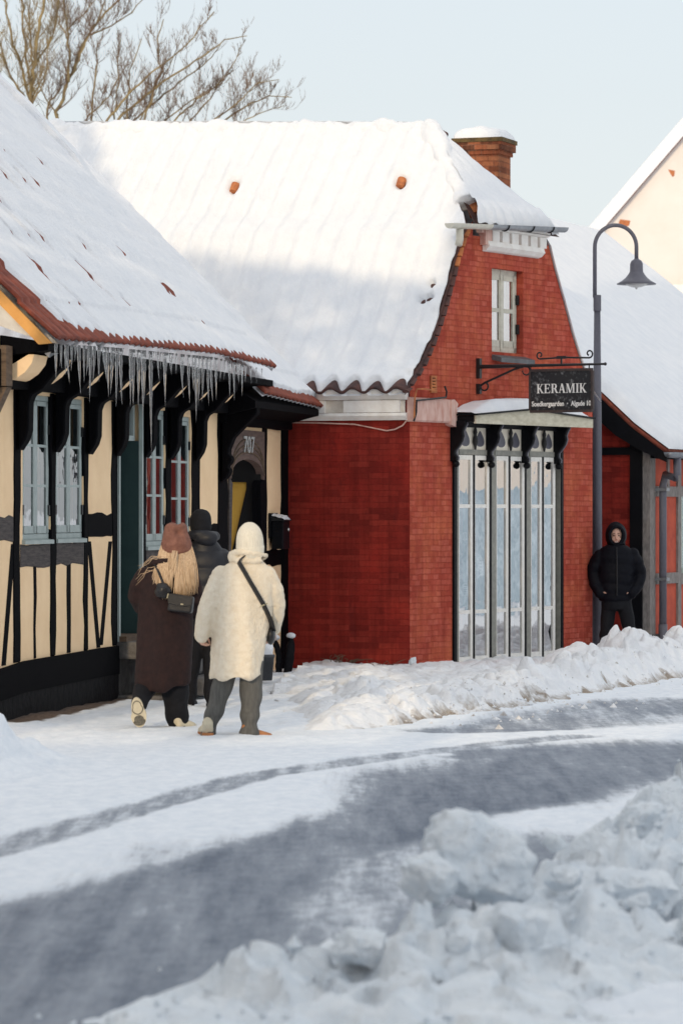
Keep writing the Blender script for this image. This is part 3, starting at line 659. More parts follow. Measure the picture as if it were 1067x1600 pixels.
def bare_main(S_, W_, t, n, n2, n3):
    lim = -.015 + .11*ss(2.6, .0, S_) + .07*(n2-.5) + .05*np.abs(np.sin(math.pi*S_/.22))
    t = np.where(W_ < lim, -.010, t - .035*ss(lim+.06, lim, W_))
    t = t - .11*ss(.60, .15, S_ + .8*(n2-.5))*ss(1.75, .9, W_)*(.5+n2)
    band = ss(.25, .6, W_-1.15)*ss(3.6, 2.4, W_)*ss(4.0, 1.2, S_ + .8*(n-.5))
    fine_ = vn(S_*9.0, W_*3.0, 77); t = t - .085*band*ss(.46, .74, fine_)*ss(.26,.5,n2) - .014*band
    t = t - .080*ss(.68, .86, fine_)*ss(.46, .60, n)*ss(8.5, 5, S_)
    return t
def bare_low(S_, W_, t, n, n2, n3):
    lim = .10 + .06*(n2-.5)
    return np.where(W_ < lim, -.010, t)
roofm, RS1 = roof_span(-.14, 8.80, .50, [-.2, 0, 2, 6, 9], [3.225, 3.235, 3.29, 3.37, 3.335], 4.3, 21, bare_main, .060)
rooff, RS2 = roof_span(8.55, 11.88, .44, [8, 12], [3.06, 2.985], 4.2, 45, bare_low, .075)
vb = MB().prism([(0,0),(0,0)], 0, 0) if False else MB()
for w0, w1, hh in ((2.15, 2.75, .05), (2.72, 3.0, .02)):
    p = lambda w, h: (-.50+w-h*TP/NL, 3.34+TP*w+h/NL)
    vb.prismx([p(w0, .03), p(w0, -.16), p(w1, -.10), p(w1, .03)], 8.80, 8.84)
    vb.prismx([p(w0-.06, .035), p(w1+.08, .035), p(w1+.08, .06), p(w0-.06, .06)], 8.74, 8.95)
obj('verge_board', vb, M['oldwood'], HT, L)
vs_ = MB()
p = lambda w, h: (-.50+w-h*TP/NL, 3.34+TP*w+h/NL)
vs_.prismx([p(2.05,.062), p(3.1,.062), p(3.3,.12), p(2.9,.16), p(2.3,.14)], 8.70, 8.97)
obj('roof_snow', vs_, M['roof_snow'], HT, L)
# barge board and weathered timbers of the near gable
pb = lambda w, h: (-.50+w-h*TP/NL, 3.235+TP*w+h/NL)
obj('barge_board', MB().prismx([pb(-.01,.0), pb(3,.0), pb(3,-.085), pb(.04,-.085)], -.205, -.16), M['barge'], HT, L)
obj('gable_panel', MB().prismx([pb(.10,-.086), pb(3,-.086), pb(3,-.8), pb(.9,-.55), pb(.30,-.22)], -.19, -.165), M['white_plaster'], HT, L)
obj('gable_timber', MB().prismx([pb(.28,-.24), pb(.8,-.30), pb(3,-.42), pb(3,-.8), pb(.9,-.62), pb(.5,-.42)], -.235, -.20), M['oldwood'], HT, L)
obj('jetty_beam', MB().box(-.42,-.23,-.18,.6,2.86,3.2), M['oldwood'], HT, L)
obj('jetty_bracket', MB().prismx([(-.18,2.85),(.6,2.85),(.6,2.1),(.05,2.3),(-.06,2.6)], -.40,-.25), M['oldwood'], HT, L)

# icicles
def icicle_mesh(ln, r, seed):
    q = np.random.default_rng(seed); n = max(8, int(ln/.035)); mb = MB(); pts, rad = [], []
    dx, dy = q.normal(0, .012, 2)
    for i in range(n+1):
        a = i/n; pts.append((dx*a*a, dy*a*a, -ln*a)); rad.append(max(.0012, r*(1-a**1.25)*(1+.13*math.sin(a*ln*70+seed)+.10*q.normal())))
    rad[-1] = .001
    return mb.tube(pts, rad, 7)
eave = lambda s: L @ Vector((s, -.488, float(np.interp(s, [-.2,0,2,6,9], [3.225,3.235,3.29,3.37,3.335]))-.005))
IC = [(88,596),(96,578),(103,590),(105.5,602),(113,583),(119,567),(124,619),(132,603),(139,592),(142,634),(148,604),(155,598),(162,574),(164,600),(169,626),(176,622),(183,636),(189,638),(205,640),(209,646),(217,645),(223,650),(226,660),(236,720),(247,600),(258,640),(261,600),(266,588),(270,585),(276,588),(284,622),(287,595),(295,636),(302,612),(307,660),(312,640),(318,632),(325,634),(330,630),(338,626),(346,600),(352,598),(359,625),(366,628),(371,600),(379,622),(384,600)]
for i, (px_, yb) in enumerate(IC):
    s_ = LF.x(px_, .488); p = eave(s_); top = 800-(p.z-HC)*F/p.y; ln = max(.10, (yb-top-3)*p.y/F)*random.uniform(.96, 1.04)
    o = obj('icicle', icicle_mesh(ln, .009+.013*min(1, ln/.6)*random.uniform(.8,1.1), i), M['ice'], None, Matrix.Translation(p), True)
    tag(o, 'clear icicle hanging in the row under the tiled eaves of the half-timbered house', 'icicle', 'icicles hanging from the eaves')
    if px_ == 236: tag(o, 'longest icicle of all, reaching down beside the second pair of windows', 'icicle', 'icicles hanging from the eaves')
for i in range(30):
    px_ = random.uniform(92, 410); s_ = LF.x(px_, .488); p = eave(s_) + Vector((0,0,-.0)) + Vector((random.uniform(-.02,.01),0,0)); ln = random.uniform(.07,.22)
    o = obj('icicle', icicle_mesh(ln, random.uniform(.005,.009), 200+i), M['ice'], None, Matrix.Translation(p), True)
    tag(o, 'short thin icicle among the longer ones under the tiled eaves', 'icicle', 'icicles hanging from the eaves')

# ------------------------------------------------------------------ red brick house
RH = thing('red_brick_house', 'red brick corner house with thick snow on its hipped roof and a tall shop window', 'house', (1.9, 43.6, 0))
GM, RM = GF.M, RW.M
LP = [GF.px(*p) for p in ((628,611),(634,603),(645,588),(655,572),(668,543),(680,510),(690,478),(700,440),(709,405),(720,370),(738,343))]
RP = [GF.px(*p) for p in ((852,362),(866,420),(880,470),(893,520),(905,558),(916,590),(925,612),(936,628))]
LP = [(x, z) for x, z in LP]
APEX = (2.5, 6.42)
PROF = LP + [(1.95, 5.78), APEX, (3.05, 5.72)] + RP
pr = np.array(PROF); prx, prz = pr[:,0], pr[:,1]
zprof = lambda x: np.interp(x, prx, prz)
BD = (-.94, .342)
def RP3(ug, b, h=0, z=None):                        # point of the swept roof, h above the profile's slope
    ug = np.asarray(ug, float); b = np.asarray(b, float)
    e = .02; sl = (zprof(ug+e)-zprof(ug-e))/(2*e); nl = np.hypot(1, sl)
    zz = zprof(ug) + h/nl; uu = ug - h*sl/nl
    lift = .037*b*np.clip((zz-3.1)/3.4, 0, 1)
    return np.stack([GF.o[0]+.5*uu+BD[0]*b+0*zz, GF.o[1]+.866*uu+BD[1]*b+0*zz, zz+lift], -1)
def roof_hit(px_, py_):
    U_, B_ = np.meshgrid(np.linspace(-.1, 2.5, 260), np.linspace(0, 8, 500)); P = RP3(U_, B_, .12)
    q = np.hypot(533.5+P[...,0]/P[...,1]*F-px_, 800-(P[...,2]-HC)/P[...,1]*F-py_); i = np.unravel_index(np.argmin(q), q.shape); return U_[i], B_[i]
# gable wall with the openings for the upper window and the shop window
GWIN = (GF.x(768), GF.x(817), GF.px(790,551)[1], GF.px(790,421)[1])
BAY = (GF.x(707.5), GF.x(877), -.12, GF.px(790,664)[1])
XE = GF.x(925)
mb = MB(); ztop = lambda x: float(np.interp(x, prx, prz)) if not (1.55 < x < 3.53) else 5.12
cols = sorted({0., XE, GWIN[0], GWIN[1], BAY[0], BAY[1], *[float(x) for x in prx if 0 < x < XE], 1.55, 3.53, *np.linspace(0, XE, 30).tolist()})
for a, b in zip(cols[:-1], cols[1:]):
    m = (a+b)/2; segs = [(-.3, None)]
    za, zb = (ztop(a+1e-4) - .02, ztop(b-1e-4) - .02)
    cuts = []
    if BAY[0] < m < BAY[1]: cuts.append((BAY[2], BAY[3]))
    if GWIN[0] < m < GWIN[1]: cuts.append((GWIN[2], GWIN[3]))
    z = -.3
    for c0, c1 in cuts:
        if c0 > z: mb.add([(a,0,z),(b,0,z),(b,0,c0),(a,0,c0)], [(0,1,2,3)])
        z = c1
    mb.add([(a,0,z),(b,0,z),(b,0,zb),(a,0,za)], [(0,1,2,3)])
for (x0,x1,z0,z1), th in ((GWIN,.26),(BAY,.3)):
    mb.add([(x0,0,z0),(x1,0,z0),(x1,0,z1),(x0,0,z1),(x0,th,z0),(x1,th,z0),(x1,th,z1),(x0,th,z1)], [(0,1,5,4),(1,2,6,5),(2,3,7,6),(3,0,4,7)])
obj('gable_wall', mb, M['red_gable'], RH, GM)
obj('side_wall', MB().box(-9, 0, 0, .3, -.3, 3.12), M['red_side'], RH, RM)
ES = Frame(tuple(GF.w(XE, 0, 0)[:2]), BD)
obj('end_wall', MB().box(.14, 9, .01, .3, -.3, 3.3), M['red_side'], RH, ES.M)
# roof: tiles below, thick snow above
bb = np.concatenate([np.linspace(-.06, 1.2, 56), np.linspace(1.22, 9, 300)])
def sweep(u0, u1, n, h, bmin=None):
    uu = np.linspace(u0, u1, n); B_, U_ = np.meshgrid(bb, uu); return U_, B_
U_, B_ = sweep(prx[0], 2.5, 120, 0)
hipb = lambda U: np.clip((zprof(U)-5.15)/(6.42-5.15), 0, 1)*1.03
B2 = np.maximum(B_, hipb(U_)-.03)
wave = .03*np.sin(2*math.pi*B2/.27)*(ss(.9, .0, U_-prx[0]))
rf = link('roof', grid_mesh('t', RP3(U_, B2, wave)), M['tile_dark'], RH); so = rf.modifiers.new('s','SOLIDIFY'); so.thickness = .03; so.offset = -1
n = fbm(B2*1.2, U_*1.5, 4, 12); n2 = fbm(B2*5, U_*2.5, 4, 15)
nedge = .045+.05*(fbm(B2*5, U_*0+2, 3, 18)-.5)+.05*np.sin(2*math.pi*B2/.27)
th = (.105 + .03*(n-.5) + .024*(n2-.5) + .022*np.sin(2*math.pi*B2/.27)*(.4+1.2*fbm(B2*.7, U_*1.5, 3, 81)) + .018*(fbm(B2*11, U_*6, 3, 83)-.5))*ss(0, .07, U_-prx[0]-nedge) - .05*(U_-prx[0] < nedge)
th = th + .03*(fbm(B2*9, U_*9, 3, 19)-.5)*ss(2.2,2.45,U_)
th = th*(1-.5*ss(.12,.0,B2)*ss(.35,.6,fbm(U_*6,B2*2,3,22))*(U_ < 1.6))
for (px_, py_) in ((363,289),(623,282)):
    u0, b0 = roof_hit(px_, py_); q = np.hypot((U_-u0)*1.2, B2-b0); th = th - .12*np.exp(-(q/.06)**2) + .06*np.exp(-(np.hypot((U_-u0-.13)*1.3, B2-b0)/.12)**2)
    vt = MB(); pc = Vector(RP3(u0, b0, .055)); dirn = (Vector(RP3(u0-.1, b0, .05)) - pc).normalized()
    vt.tube([pc - dirn*.07, pc + dirn*.05], [.06,.05], 10)
    obj('ventilation_tile', vt, M['tile_orange'], RH)
for (px_, py_, r_) in ((672,442,.025),(669,463,.03),(657,465,.018)):
    u0, b0 = roof_hit(px_, py_); th = th - .2*np.exp(-((np.abs(U_-u0)/.014)**2+(np.abs(B2-b0)/(r_*1.6))**2))
rs = link('roof_snow', grid_mesh('s', RP3(U_, B2, th)), M['roof_snow'], rf)
# far slope and hip
U2, B_ = sweep(2.5, prx[-1], 50, 0); B3 = np.maximum(B_, hipb(U2)-.03)
link('roof_snow', grid_mesh('s', RP3(U2, B3, .13*ss(-.02,.1,B3-hipb(U2)) + .02*(fbm(B3*4, U2*4, 3, 25)-.5))), M['roof_snow'], rf)
na, nb = 50, 40; hp = np.zeros((na, nb, 3)); hsn = np.zeros((na, nb, 3))
Lh, Rh = 1.38, 3.60
for i in range(na):
    for j in range(nb):
        a = i/(na-1); c = j/(nb-1); ul = Lh+(2.46-Lh)*c; ur = Rh+(2.5-Rh)*c; ug = ul+(ur-ul)*a
        z = 5.21+(6.44-5.21)*c; b = -.12+(1.03+.12)*c
        thk = .12*min(1, 8*c+.15)*min(1, 14*(1-a)*(1-c)+.5) + .05*(fbm(np.array([ug*5]), np.array([c*5]), 4, 28)[0]-.5) + (.035*abs(math.sin(ug*13)) if c < .18 else 0)
        P = (GF.o[0]+.5*ug+BD[0]*b, GF.o[1]+.866*ug+BD[1]*b, z)
        hp[i,j] = P; hsn[i,j] = (P[0]+.866*.7*thk, P[1]-.5*.7*thk, z+.75*thk)
hip = link('hip_roof', grid_mesh('h', hp), M['tile_dark'], RH); link('roof_snow', grid_mesh('s', hsn), M['roof_snow'], hip)
# snow lying over the hip and the ridge
hipp = lambda c: Vector((GF.o[0]+.5*(1.47+1.03*c)+BD[0]*(-.06+1.08*c), GF.o[1]+.866*(1.47+1.03*c)+BD[1]*(-.06+1.08*c), 5.27+1.25*c))
me = remesh(MB().tube([hipp(c)+Vector((0,0,-.02)) for c in np.linspace(.20, 1.02, 14)], [.12+.025*math.sin(9*c) for c in np.linspace(.2,1.02,14)], 12), .022, 3); displace(me, lambda c: .05*(vn3(c*6)-.5)+.025*(vn3(c*15)-.5)); link('roof_snow', me, M['roof_snow'], rf, None, True)
rdg = [Vector(RP3(2.5, b_, .012)) for b_ in np.linspace(1.0, 8.6, 60)]
me = remesh(MB().tube(rdg, [.115+.02*math.sin(b_*5.3)+.012*math.sin(b_*17) for b_ in np.linspace(1,8.6,60)], 10), .028, 2); displace(me, lambda c: .05*(vn3(c*5)-.5)+.045*(vn3(c*13)-.5)); link('roof_snow', me, M['roof_snow'], rf, None, True)
# tile ends along the swept verge
k = 0
for i in range(17):
    q = i/16*.97+.02; zt_ = 3.12+(5.1-3.12)*q; ug = float(np.interp(zt_, [p[1] for p in LP], [p[0] for p in LP])); d = Vector((0.5*.06,0,0))
    a = Vector(RP3(ug, -.05, .0)); b_ = Vector(RP3(ug+.02, .22, .02)); tang = (Vector(RP3(ug+.03, 0)) - Vector(RP3(ug-.03, 0))).normalized()
    t_ = MB().tube([a - tang*.02, a + tang*.10], [(.020,.045),(.014,.035)], 8, flat=tang.cross(Vector((.866,-.5,0))))
    obj('verge_tile', t_, M['tile_orange'] if i > 12 else M['tile_dark'], RH)  # upper ends orange: sunlight put into the tile colour
rp_ = Pt(746, 336, 43.62); obj('ridge_tile', MB().tube([rp_, rp_+Vector((-.06,.12,.16)), rp_+Vector((-.12,.25,.30))], [(.10,.075),(.09,.07),(.08,.06)], 12, flat=(1,.2,0)), M['tile_orange'], RH)
obj('ridge_plaster', MB().ell(rp_+Vector((.05,-.01,-.04)), (.12,.05,.075)), M['white_plaster'], RH, None, True)
rt = Vector(RP3(2.55, .98, .10)); obj('ridge_tile', MB().tube([rt+Vector((-.02,.03,.03)), rt+Vector((.10,-.05,-.04))], [.05,.045], 8), M['tile_dark'], RH)
# gutter under the hip
g = MB(); ga, gb = GF.x(702,.16), GF.x(881,.16)
def gut(x0, x1, z0, z1, r=.062, y=-.16, n=9):
    m = MB(); q = np.linspace(0, math.pi, n)
    P = np.array([[(x, y - r*math.cos(t), z - r*math.sin(t)) for t in q] for x, z in ((x0, z0), (x1, z1))]); m.grid(P)
    return m
zA, zB = GF.px(702,350,.16)[1]+.01, GF.px(881,357,.16)[1]+.01
xm = GF.x(764,.16); zm = zA+(zB-zA)*(xm-ga)/(gb-ga)
for nm, x0, x1, z0, z1, mt in (('gutter', ga, xm, zA, zm, 'pale_zinc'), ('gutter', xm, gb, zm, zB, 'zinc')):
    o = obj(nm, gut(x0, x1, z0, z1).add([(x0,-.16-.062*math.cos(t),z0-.062*math.sin(t)) for t in np.linspace(0,math.pi,9)], [tuple(range(9))]).add([(x1,-.16-.062*math.cos(t),z1-.062*math.sin(t)) for t in np.linspace(0,math.pi,9)], [tuple(range(9))]), M[mt], RH, GM, True); so = o.modifiers.new('s','SOLIDIFY'); so.thickness = .006
    o.modifiers.new('e','EDGE_SPLIT')
for px_ in (788, 827, 858):
    x = GF.x(px_,.16); z = zA+(zB-zA)*(x-ga)/(gb-ga)
    obj('gutter_bracket', MB().tube([(x,-.02,z+.05),(x,-.09,z+.012)] + [(x, -.16+.068*math.cos(t), z-.068*math.sin(t)) for t in np.linspace(0.1,math.pi,8)], .009, 5), M['hinge'], RH, GM)
x = GF.x(718,.16); obj('downpipe_stub', MB().tube([(x,-.16,zA-.05),(x,-.16,zA-.17),(x-.03,-.16,zA-.24)], .045, 10), M['pale_zinc'], RH, GM, True)
# dentil cornice under the gutter
x0, x1 = GF.x(757), GF.x(846); zt, zb = GF.px(800,366)[1], GF.px(800,384)[1]
cn = obj('cornice', MB().prismx([(-.11,zt+.16),(-.11,zt+.02),(-.05,zt),(0.05,zt),(.05,zt+.16)], x0-.02, x1+.02).prismx([(-.08,zb+.01),(-.10,zb-.05),(-.05,zb-.10),(.02,zb-.12),(.02,zb+.01)], x0-.06, x1-.1), M['cornice'], RH, GM)
for i in range(6):
    xx = x0+.10+(x1-x0-.16)*i/5.4; obj('dentil', MB().box(xx-.02, xx+.155, -.07, .02, zb+.01, zt), M['cornice'], cn, GM)
obj('cornice_infill', MB().box(x0, x1-.04, -.012, .02, zb, zt), M['pink_band'], cn, GM)
cl = chunk('x', 0, 0, 1, (1,1,1), 1, 0, 3) if False else None
obj('broken_cornice_end', MB().box(x0-.12, x0+.05, -.075, .02, zb-.04, zb+.16).box(x0-.18,x0-.03,-.06,.02,zb+.10,zb+.24), M['pink_band'], RH, GM)
# cornice of the side wall
zc0, zc1 = RW.px(560,657)[1], RW.px(560,612)[1]
sc_ = obj('eaves_cornice', MB().prismx([(-.05,zc0),(-.09,zc0+.05),(-.075,zc0+.085),(.02,zc0+.085),(.02,zc0)], -9, -.02).prismx([(-.06,zc0+.235),(-.13,zc0+.30),(-.15,zc1+.02),(.02,zc1+.04),(.02,zc0+.235)], -9, -.02), M['cornice'], RH, RM)
for a, b in ((-3.0,-1.82),(-1.63,-1.02),(-.79,-.10)): obj('cornice_block', MB().box(a, b, -.075, .02, zc0+.09, zc0+.23), M['cornice'], sc_, RM)
obj('cornice_infill', MB().box(-9, -.05, -.03, .02, zc0+.09, zc0+.23), M['white_plaster'], sc_, RM)
bz0, bz1 = GF.px(670,660)[1], GF.px(670,624)[1]
pb_ = obj('plaster_band', MB().prismx([(-.05,bz0),(-.07,bz0+.02),(-.07,bz1),(.02,bz1+.02),(.02,bz0)], -.03, GF.x(696)), M['pink_band'], RH, GM)
obj('broken_band_end', MB().prism([(GF.x(695),bz0-.02),(GF.x(704),bz0-.05),(GF.x(706),bz0+.10),(GF.x(703.5),bz0+.16),(GF.x(706),bz1-.04),(GF.x(700),bz1+.01),(GF.x(695),bz1)], -.085, .02), M['pink_band'], pb_, GM)
# upper window
a, b, c, d = GWIN; y = .085; a2 = a; b2 = b-.02
gwn = obj('window', MB().box(a2,b2,y,y+.08,d-.06,d).box(a2,b2,y,y+.08,c,c+.07).box(a2,a2+.06,y,y+.08,c,d).box(b2-.07,b2,y,y+.08,c,d).box((a2+b2)/2-.025,(a2+b2)/2+.025,y-.008,y+.08,c,d), M['drab_sash'], RH, GM)
zm2 = (c+d)/2+.01
for p, q in ((a2+.06,(a2+b2)/2-.025),((a2+b2)/2+.025,b2-.07)):
    g = MB().box(p,q,y-.004,y+.02,d-.13,d-.06).box(p,q,y-.004,y+.02,c+.07,c+.15).box(p,p+.035,y-.004,y+.02,c+.07,d-.06).box(q-.035,q,y-.004,y+.02,c+.07,d-.06).box(p+.035,q-.035,y-.002,y+.02,zm2-.025,zm2+.025)
    obj('casement', g, M['drab_sash'], gwn, GM)
    obj('pane', MB().add([(p+.03,y+.01,c+.12),(q-.03,y+.01,c+.12),(q-.03,y+.01,d-.1),(p+.03,y+.01,d-.1)], [(0,1,2,3)]), M['shop_glass'], gwn, GM)
for p, q in ((a2+.05, a2+.05+.16), ((a2+b2)/2+.05, (a2+b2)/2+.05+.15)):
    xs = np.linspace(p, q, 12); obj('curtain', MB().grid(np.array([[(x, .13+.008*math.sin(x*90), c+.05), (x, .13+.008*math.sin(x*90), d-.05)] for x in xs])), M['curtain'], gwn, GM, True)
obj('room_back', MB().box(a-.3,b+.3,.8,.82,c-.3,d+.2).box(a-.3,b+.3,.27,.8,c-.3,c-.28).box(a-.3,b+.3,.27,.8,d+.2,d+.22).box(a-.3,a-.28,.27,.8,c-.3,d+.2).box(b+.28,b+.3,.27,.8,c-.3,d+.2), M['dark_hole'], gwn, GM)
for zz in (c+.3, d-.35): obj('hinge', MB().box(b-.05,b-.015,y-.04,y,zz-.06,zz+.06), M['hinge'], gwn, GM)
obj('window_sill', MB().prismx([(-.13,c-.13),(-.13,c-.075),(.16,c+.015),(.16,c-.06)], a-.0, b+.06), M['slate'], gwn, GM)
# small vent, cable
x0, z0 = GF.px(671,612); x1, z1 = GF.px(680,589)
v_ = MB().box(x0,x0+.03,-.02,.01,z0,z1).box(x1-.03,x1,-.02,.01,z0,z1)
for i in range(6): zz = z0+(z1-z0)*i/5; v_.box(x0,x1,-.022,.01,zz-.012,zz+.012)
obj('vent_grille', v_, M['tile_orange'], RH, GM); obj('vent_backing', MB().box(x0,x1,-.004,.004,z0,z1), M['dark_hole'], RH, GM)
pts = [(*GF.px(*p),) for p in ((672,611),(655,608),(641,608),(638,620),(637,640),(637,656))]
obj('cable', MB().tube([(x, -.085, z) for x, z in pts], .010, 5), M['tile_orange'], RH, GM)
pts = [RW.px(*p) for p in ((637,656),(630,665),(618,671),(605,673),(585,669),(555,663),(500,661),(450,660))]
obj('cable', MB().tube([(x, -.03, z) for x, z in pts], .009, 5), M['pink_band'], RH, RM)
pts = [GF.px(*p) for p in ((684,604),(687,612),(686,621),(640,626),(639.5,645),(636,658))]
obj('cable', MB().tube([(x, -.09, z) for x, z in pts], .012, 5), M['hinge'], RH, GM)
# shop window
a, b, c, d = BAY
x_ = lambda p: GF.x(p, .012)
zf = lambda py, px=790: GF.px(px, py, .04)[1]
bay = obj('shop_window', MB().box(a-.02, a+.055, -.03, .2, -.12, d).box(b-.06, b+.0, -.03, .2, -.12, d).box(a-.02, b+.03, -.09, .2, zf(1046)-.06, zf(1034)).box(a-.02,b+.03,-.07,.2,d-.05,d+.02), M['black_wood'], RH, GM); bev(bay, .006)
obj('jamb', MB().box(a+.055, a+.12, -.014, .12, -.1, d-.05), M['olive_jamb'], bay, GM)
obj('jamb', MB().box(b-.062, b+.012, -.016, .12, -.1, d-.05), M['olive_jamb'], bay, GM)
pairs = [(x_(716.5), x_(762)), (x_(772.5), x_(817)), (x_(826.5), x_(867.5))]
zb0, ztr0, ztr1, ztop_ = zf(1033), zf(712), zf(704), zf(667)
zmu = (zf(791), zf(953.5))
for i in (0, 1):
    xa, xb = pairs[i][1], pairs[i+1][0]
    obj('mullion', MB().box(xa+.045, (xa+xb)/2+.012, -.012, .15, zb0-.03, d-.05), M['black_wood'], bay, GM)
    obj('jamb', MB().box((xa+xb)/2+.012, xb+.05, -.010, .12, zb0, d-.05), M['olive_jamb'], bay, GM)
for i, (xa, xb) in enumerate(pairs):
    xm_ = (xa+xb)/2+.012
    obj('mullion', MB().box(xm_-.024, xm_+.024, -.014, .13, zb0-.02, ztr1), M['black_wood'], bay, GM)
    obj('transom', MB().box(xa, xb, -.02, .12, ztr0, ztr1), M['olive_jamb'], bay, GM)
    for p, q in ((xa+.05 if i else xa+.01, xm_-.026), (xm_+.026, xb+(.036 if i < 2 else -.006))):
        g = MB().box(p,q,-.008,.03,ztr0-.06,ztr0-.005).box(p,q,-.008,.03,zb0,zb0+.085).box(p,p+.02,-.006,.03,zb0,ztr0-.005).box(q-.06,q,-.010,.03,zb0,ztr0-.005)
        for zz in zmu: g.box(p+.02,q-.045,-.004,.02,zz-.022,zz+.022)
        cs = obj('casement', g, M['white_sash'], bay, GM)
        obj('pane', MB().add([(p+.01,.006,zb0+.05),(q-.03,.006,zb0+.05),(q-.03,.006,ztr0-.03),(p+.01,.006,ztr0-.03)], [(0,1,2,3)]), M['shop_glass'], bay, GM)
    # fretted panel above: cream boards with teardrop openings and a dark turned drop between them
    zl, zh = ztr1, d-.05; w_ = (xb-xa)/2
    fp = MB().box(xa, xb, .0, .03, zl, zh)
    fret = obj('fret_panel', fp, M['fret'], bay, GM)
    for sgn, x0 in ((1, xa+w_*.5), (-1, xa+w_*1.5)):
        poly = []
        for q in np.linspace(0, 2*math.pi, 22)[:-1]:
            r_ = .5*(1-math.sin(q)*.0); xx = math.cos(q)*(.5+.28*-math.sin(q))*w_*.56; zz = math.sin(q)
            poly.append((x0 + xx*.9 + sgn*-.0 + (-(zz)*.0), (zl+zh)/2+zz*(zh-zl)*.36))
        obj('teardrop_opening', MB().prism([(p[0], p[1]) for p in poly], -.004, .002), M['lamp_grey'], fret, GM)
    obj('turned_drop', MB().lathe((xm_, -.03, zl), [(.012,.0),(.018,.04),(.034,.09),(.030,.13),(.018,.17),(.026,.21),(.014,.26),(.008,.34)], 10), M['hinge'], fret, GM, True)
    if False: obj('corner_scroll', MB().tube([(xb-.16,.0,ztr0-.075),(xb-.06,.0,ztr0-.075)], [.012,.022], 8), M['black_wood'], bay, GM)
# S-shaped corbels carrying the canopy
for px_ in (711.5, 767, 822, 872):
    x0 = GF.x(px_, .06); zt = d+.02; h = .50
    pr_ = [(-.0,zt),(-.20,zt),(-.21,zt-.04),(-.185,zt-.08),(-.165,zt-.13),(-.175,zt-.18),(-.155,zt-.24),(-.11,zt-.30),(-.065,zt-.35),(-.06,zt-.39),(-.09,zt-.43),(-.085,zt-.47),(-.0,zt-.48)]
    co_ = obj('corbel', MB().prismx(pr_, x0-.032, x0+.032), M['black_wood'], bay, GM); bev(co_, .008)
    obj('corbel_edge', MB().prismx([(p[0]-.006, p[1]) for p in pr_[1:-1]] + [(p[0]+.012, p[1]) for p in pr_[1:-1]][::-1], x0+.008, x0+.035), M['lamp_grey'], co_, GM)  # pale strip along the edge: a highlight put in as colour
    obj('corbel_ball', MB().ell((x0, -.065, zt-.51), (.05,.045,.04), 10, 7), M['black_wood'], co_, GM, True)
# canopy
OF = .34
xl, xr = GF.x(743.6, OF), GF.x(926, OF); xmid = GF.x(829, OF)
zfa = lambda px_, py_: GF.px(px_, py_, OF)[1]
cb = [zfa(743.6,661.5), zfa(924,668.5)]; ct = [zfa(743.6,649), zfa(829,641), zfa(926,655)]
can = obj('canopy', MB().box(xl-.0, xr, -OF+.02, -.005, max(cb)-.02+0.03, min(ct)-.005), M['black_wood'], RH, GM)
obj('fascia', MB().prism([(xl,cb[0]),(xr,cb[1]),(xr,ct[2]),(xmid,ct[1]),(xl,ct[0])], -OF, -OF+.03), M['cream_wood'], can, GM)
obj('canopy_edge', MB().prism([(xl-.02,ct[0]),(xmid,ct[1]),(xr+.02,ct[2]),(xr+.02,ct[2]+.022),(xmid,ct[1]+.022),(xl-.02,ct[0]+.022)], -OF-.03, 0), M['black_wood'], can, GM)
nx_ = 60; ny_ = 14; Pn = np.zeros((nx_, ny_, 3))
for i in range(nx_):
    for j in range(ny_):
        q = i/(nx_-1); x = xl-.01+(xr-xl+.02)*q; y_ = -OF-.02+(OF+.015)*j/(ny_-1)
        zb_ = np.interp(x, [xl, xmid, xr], ct)+.024
        hh = (.13*min(1, 8*q+.25)*min(1, (1-q)*7+.15))*(min(1, (j+.0)*.35))*(.75+.5*vn(np.array([x*2.5]), np.array([y_*3]), 91)[0])
        Pn[i, j] = (x, y_, zb_ - .012 + hh)
link('snow_cap', grid_mesh('s', Pn), M['roof_snow'], can, GM)
# inside the shop: floor, back wall, hangings and stoneware behind the glass
rm_ = MB().box(a-.6,b+.6,1.7,1.72,-.2,d+.2).box(a-.6,b+.6,.3,1.7,-.14,-.12).box(a-.6,a-.58,.3,1.7,-.2,d+.2).box(b+.58,b+.6,.3,1.7,-.2,d+.2).box(a-.6,b+.6,.3,1.7,d+.1,d+.12)
obj('shop_room', rm_, M['room'], bay, GM)
M['cloth'] = simple('pale_hanging_cloth', (.50,.55,.58), (.30,.35,.38), 7, .9, stretch=(4,4,.3))
for p, q, z0_, z1_, yy in ((a+.1,a+.55,.1,1.75,.45),(a+.75,a+1.15,.2,2.3,.6),(b-1.0,b-.6,.2,2.0,.5),(b-.5,b-.1,.3,1.9,.45)):
    xs = np.linspace(p, q, 30); obj('hanging_cloth', MB().grid(np.array([[(x, yy+.03*math.sin(x*40), z0_), (x, yy+.03*math.sin(x*37), z1_)] for x in xs])), M['cloth'], bay, GM, True)
M['paper'] = simple('notice_paper', (.80,.79,.74), None, 30, .8); M['ink'] = simple('grey_print', (.25,.26,.27), None, 30, .8)
for (pa, ya, pb2, yb) in ((723,832,734,844),(723,911,734,931),(747,871,753.5,900),(836,860,844.5,898)):
    n1_ = GF.px(pa, yb, -.03); n2_ = GF.px(pb2, ya, -.03)
    pn = obj('paper_notice', MB().box(n1_[0], n2_[0], .025, .03, n1_[1], n2_[1]), M['paper'], bay, GM)
    g = MB()
    for k_ in range(5):
        zz = n1_[1]+(n2_[1]-n1_[1])*(.15+.17*k_); g.box(n1_[0]+.015, n2_[0]-.02-.02*(k_ % 2), .022, .0245, zz-.004, zz+.004)
    obj('printed_lines', g, M['ink'], pn, GM)
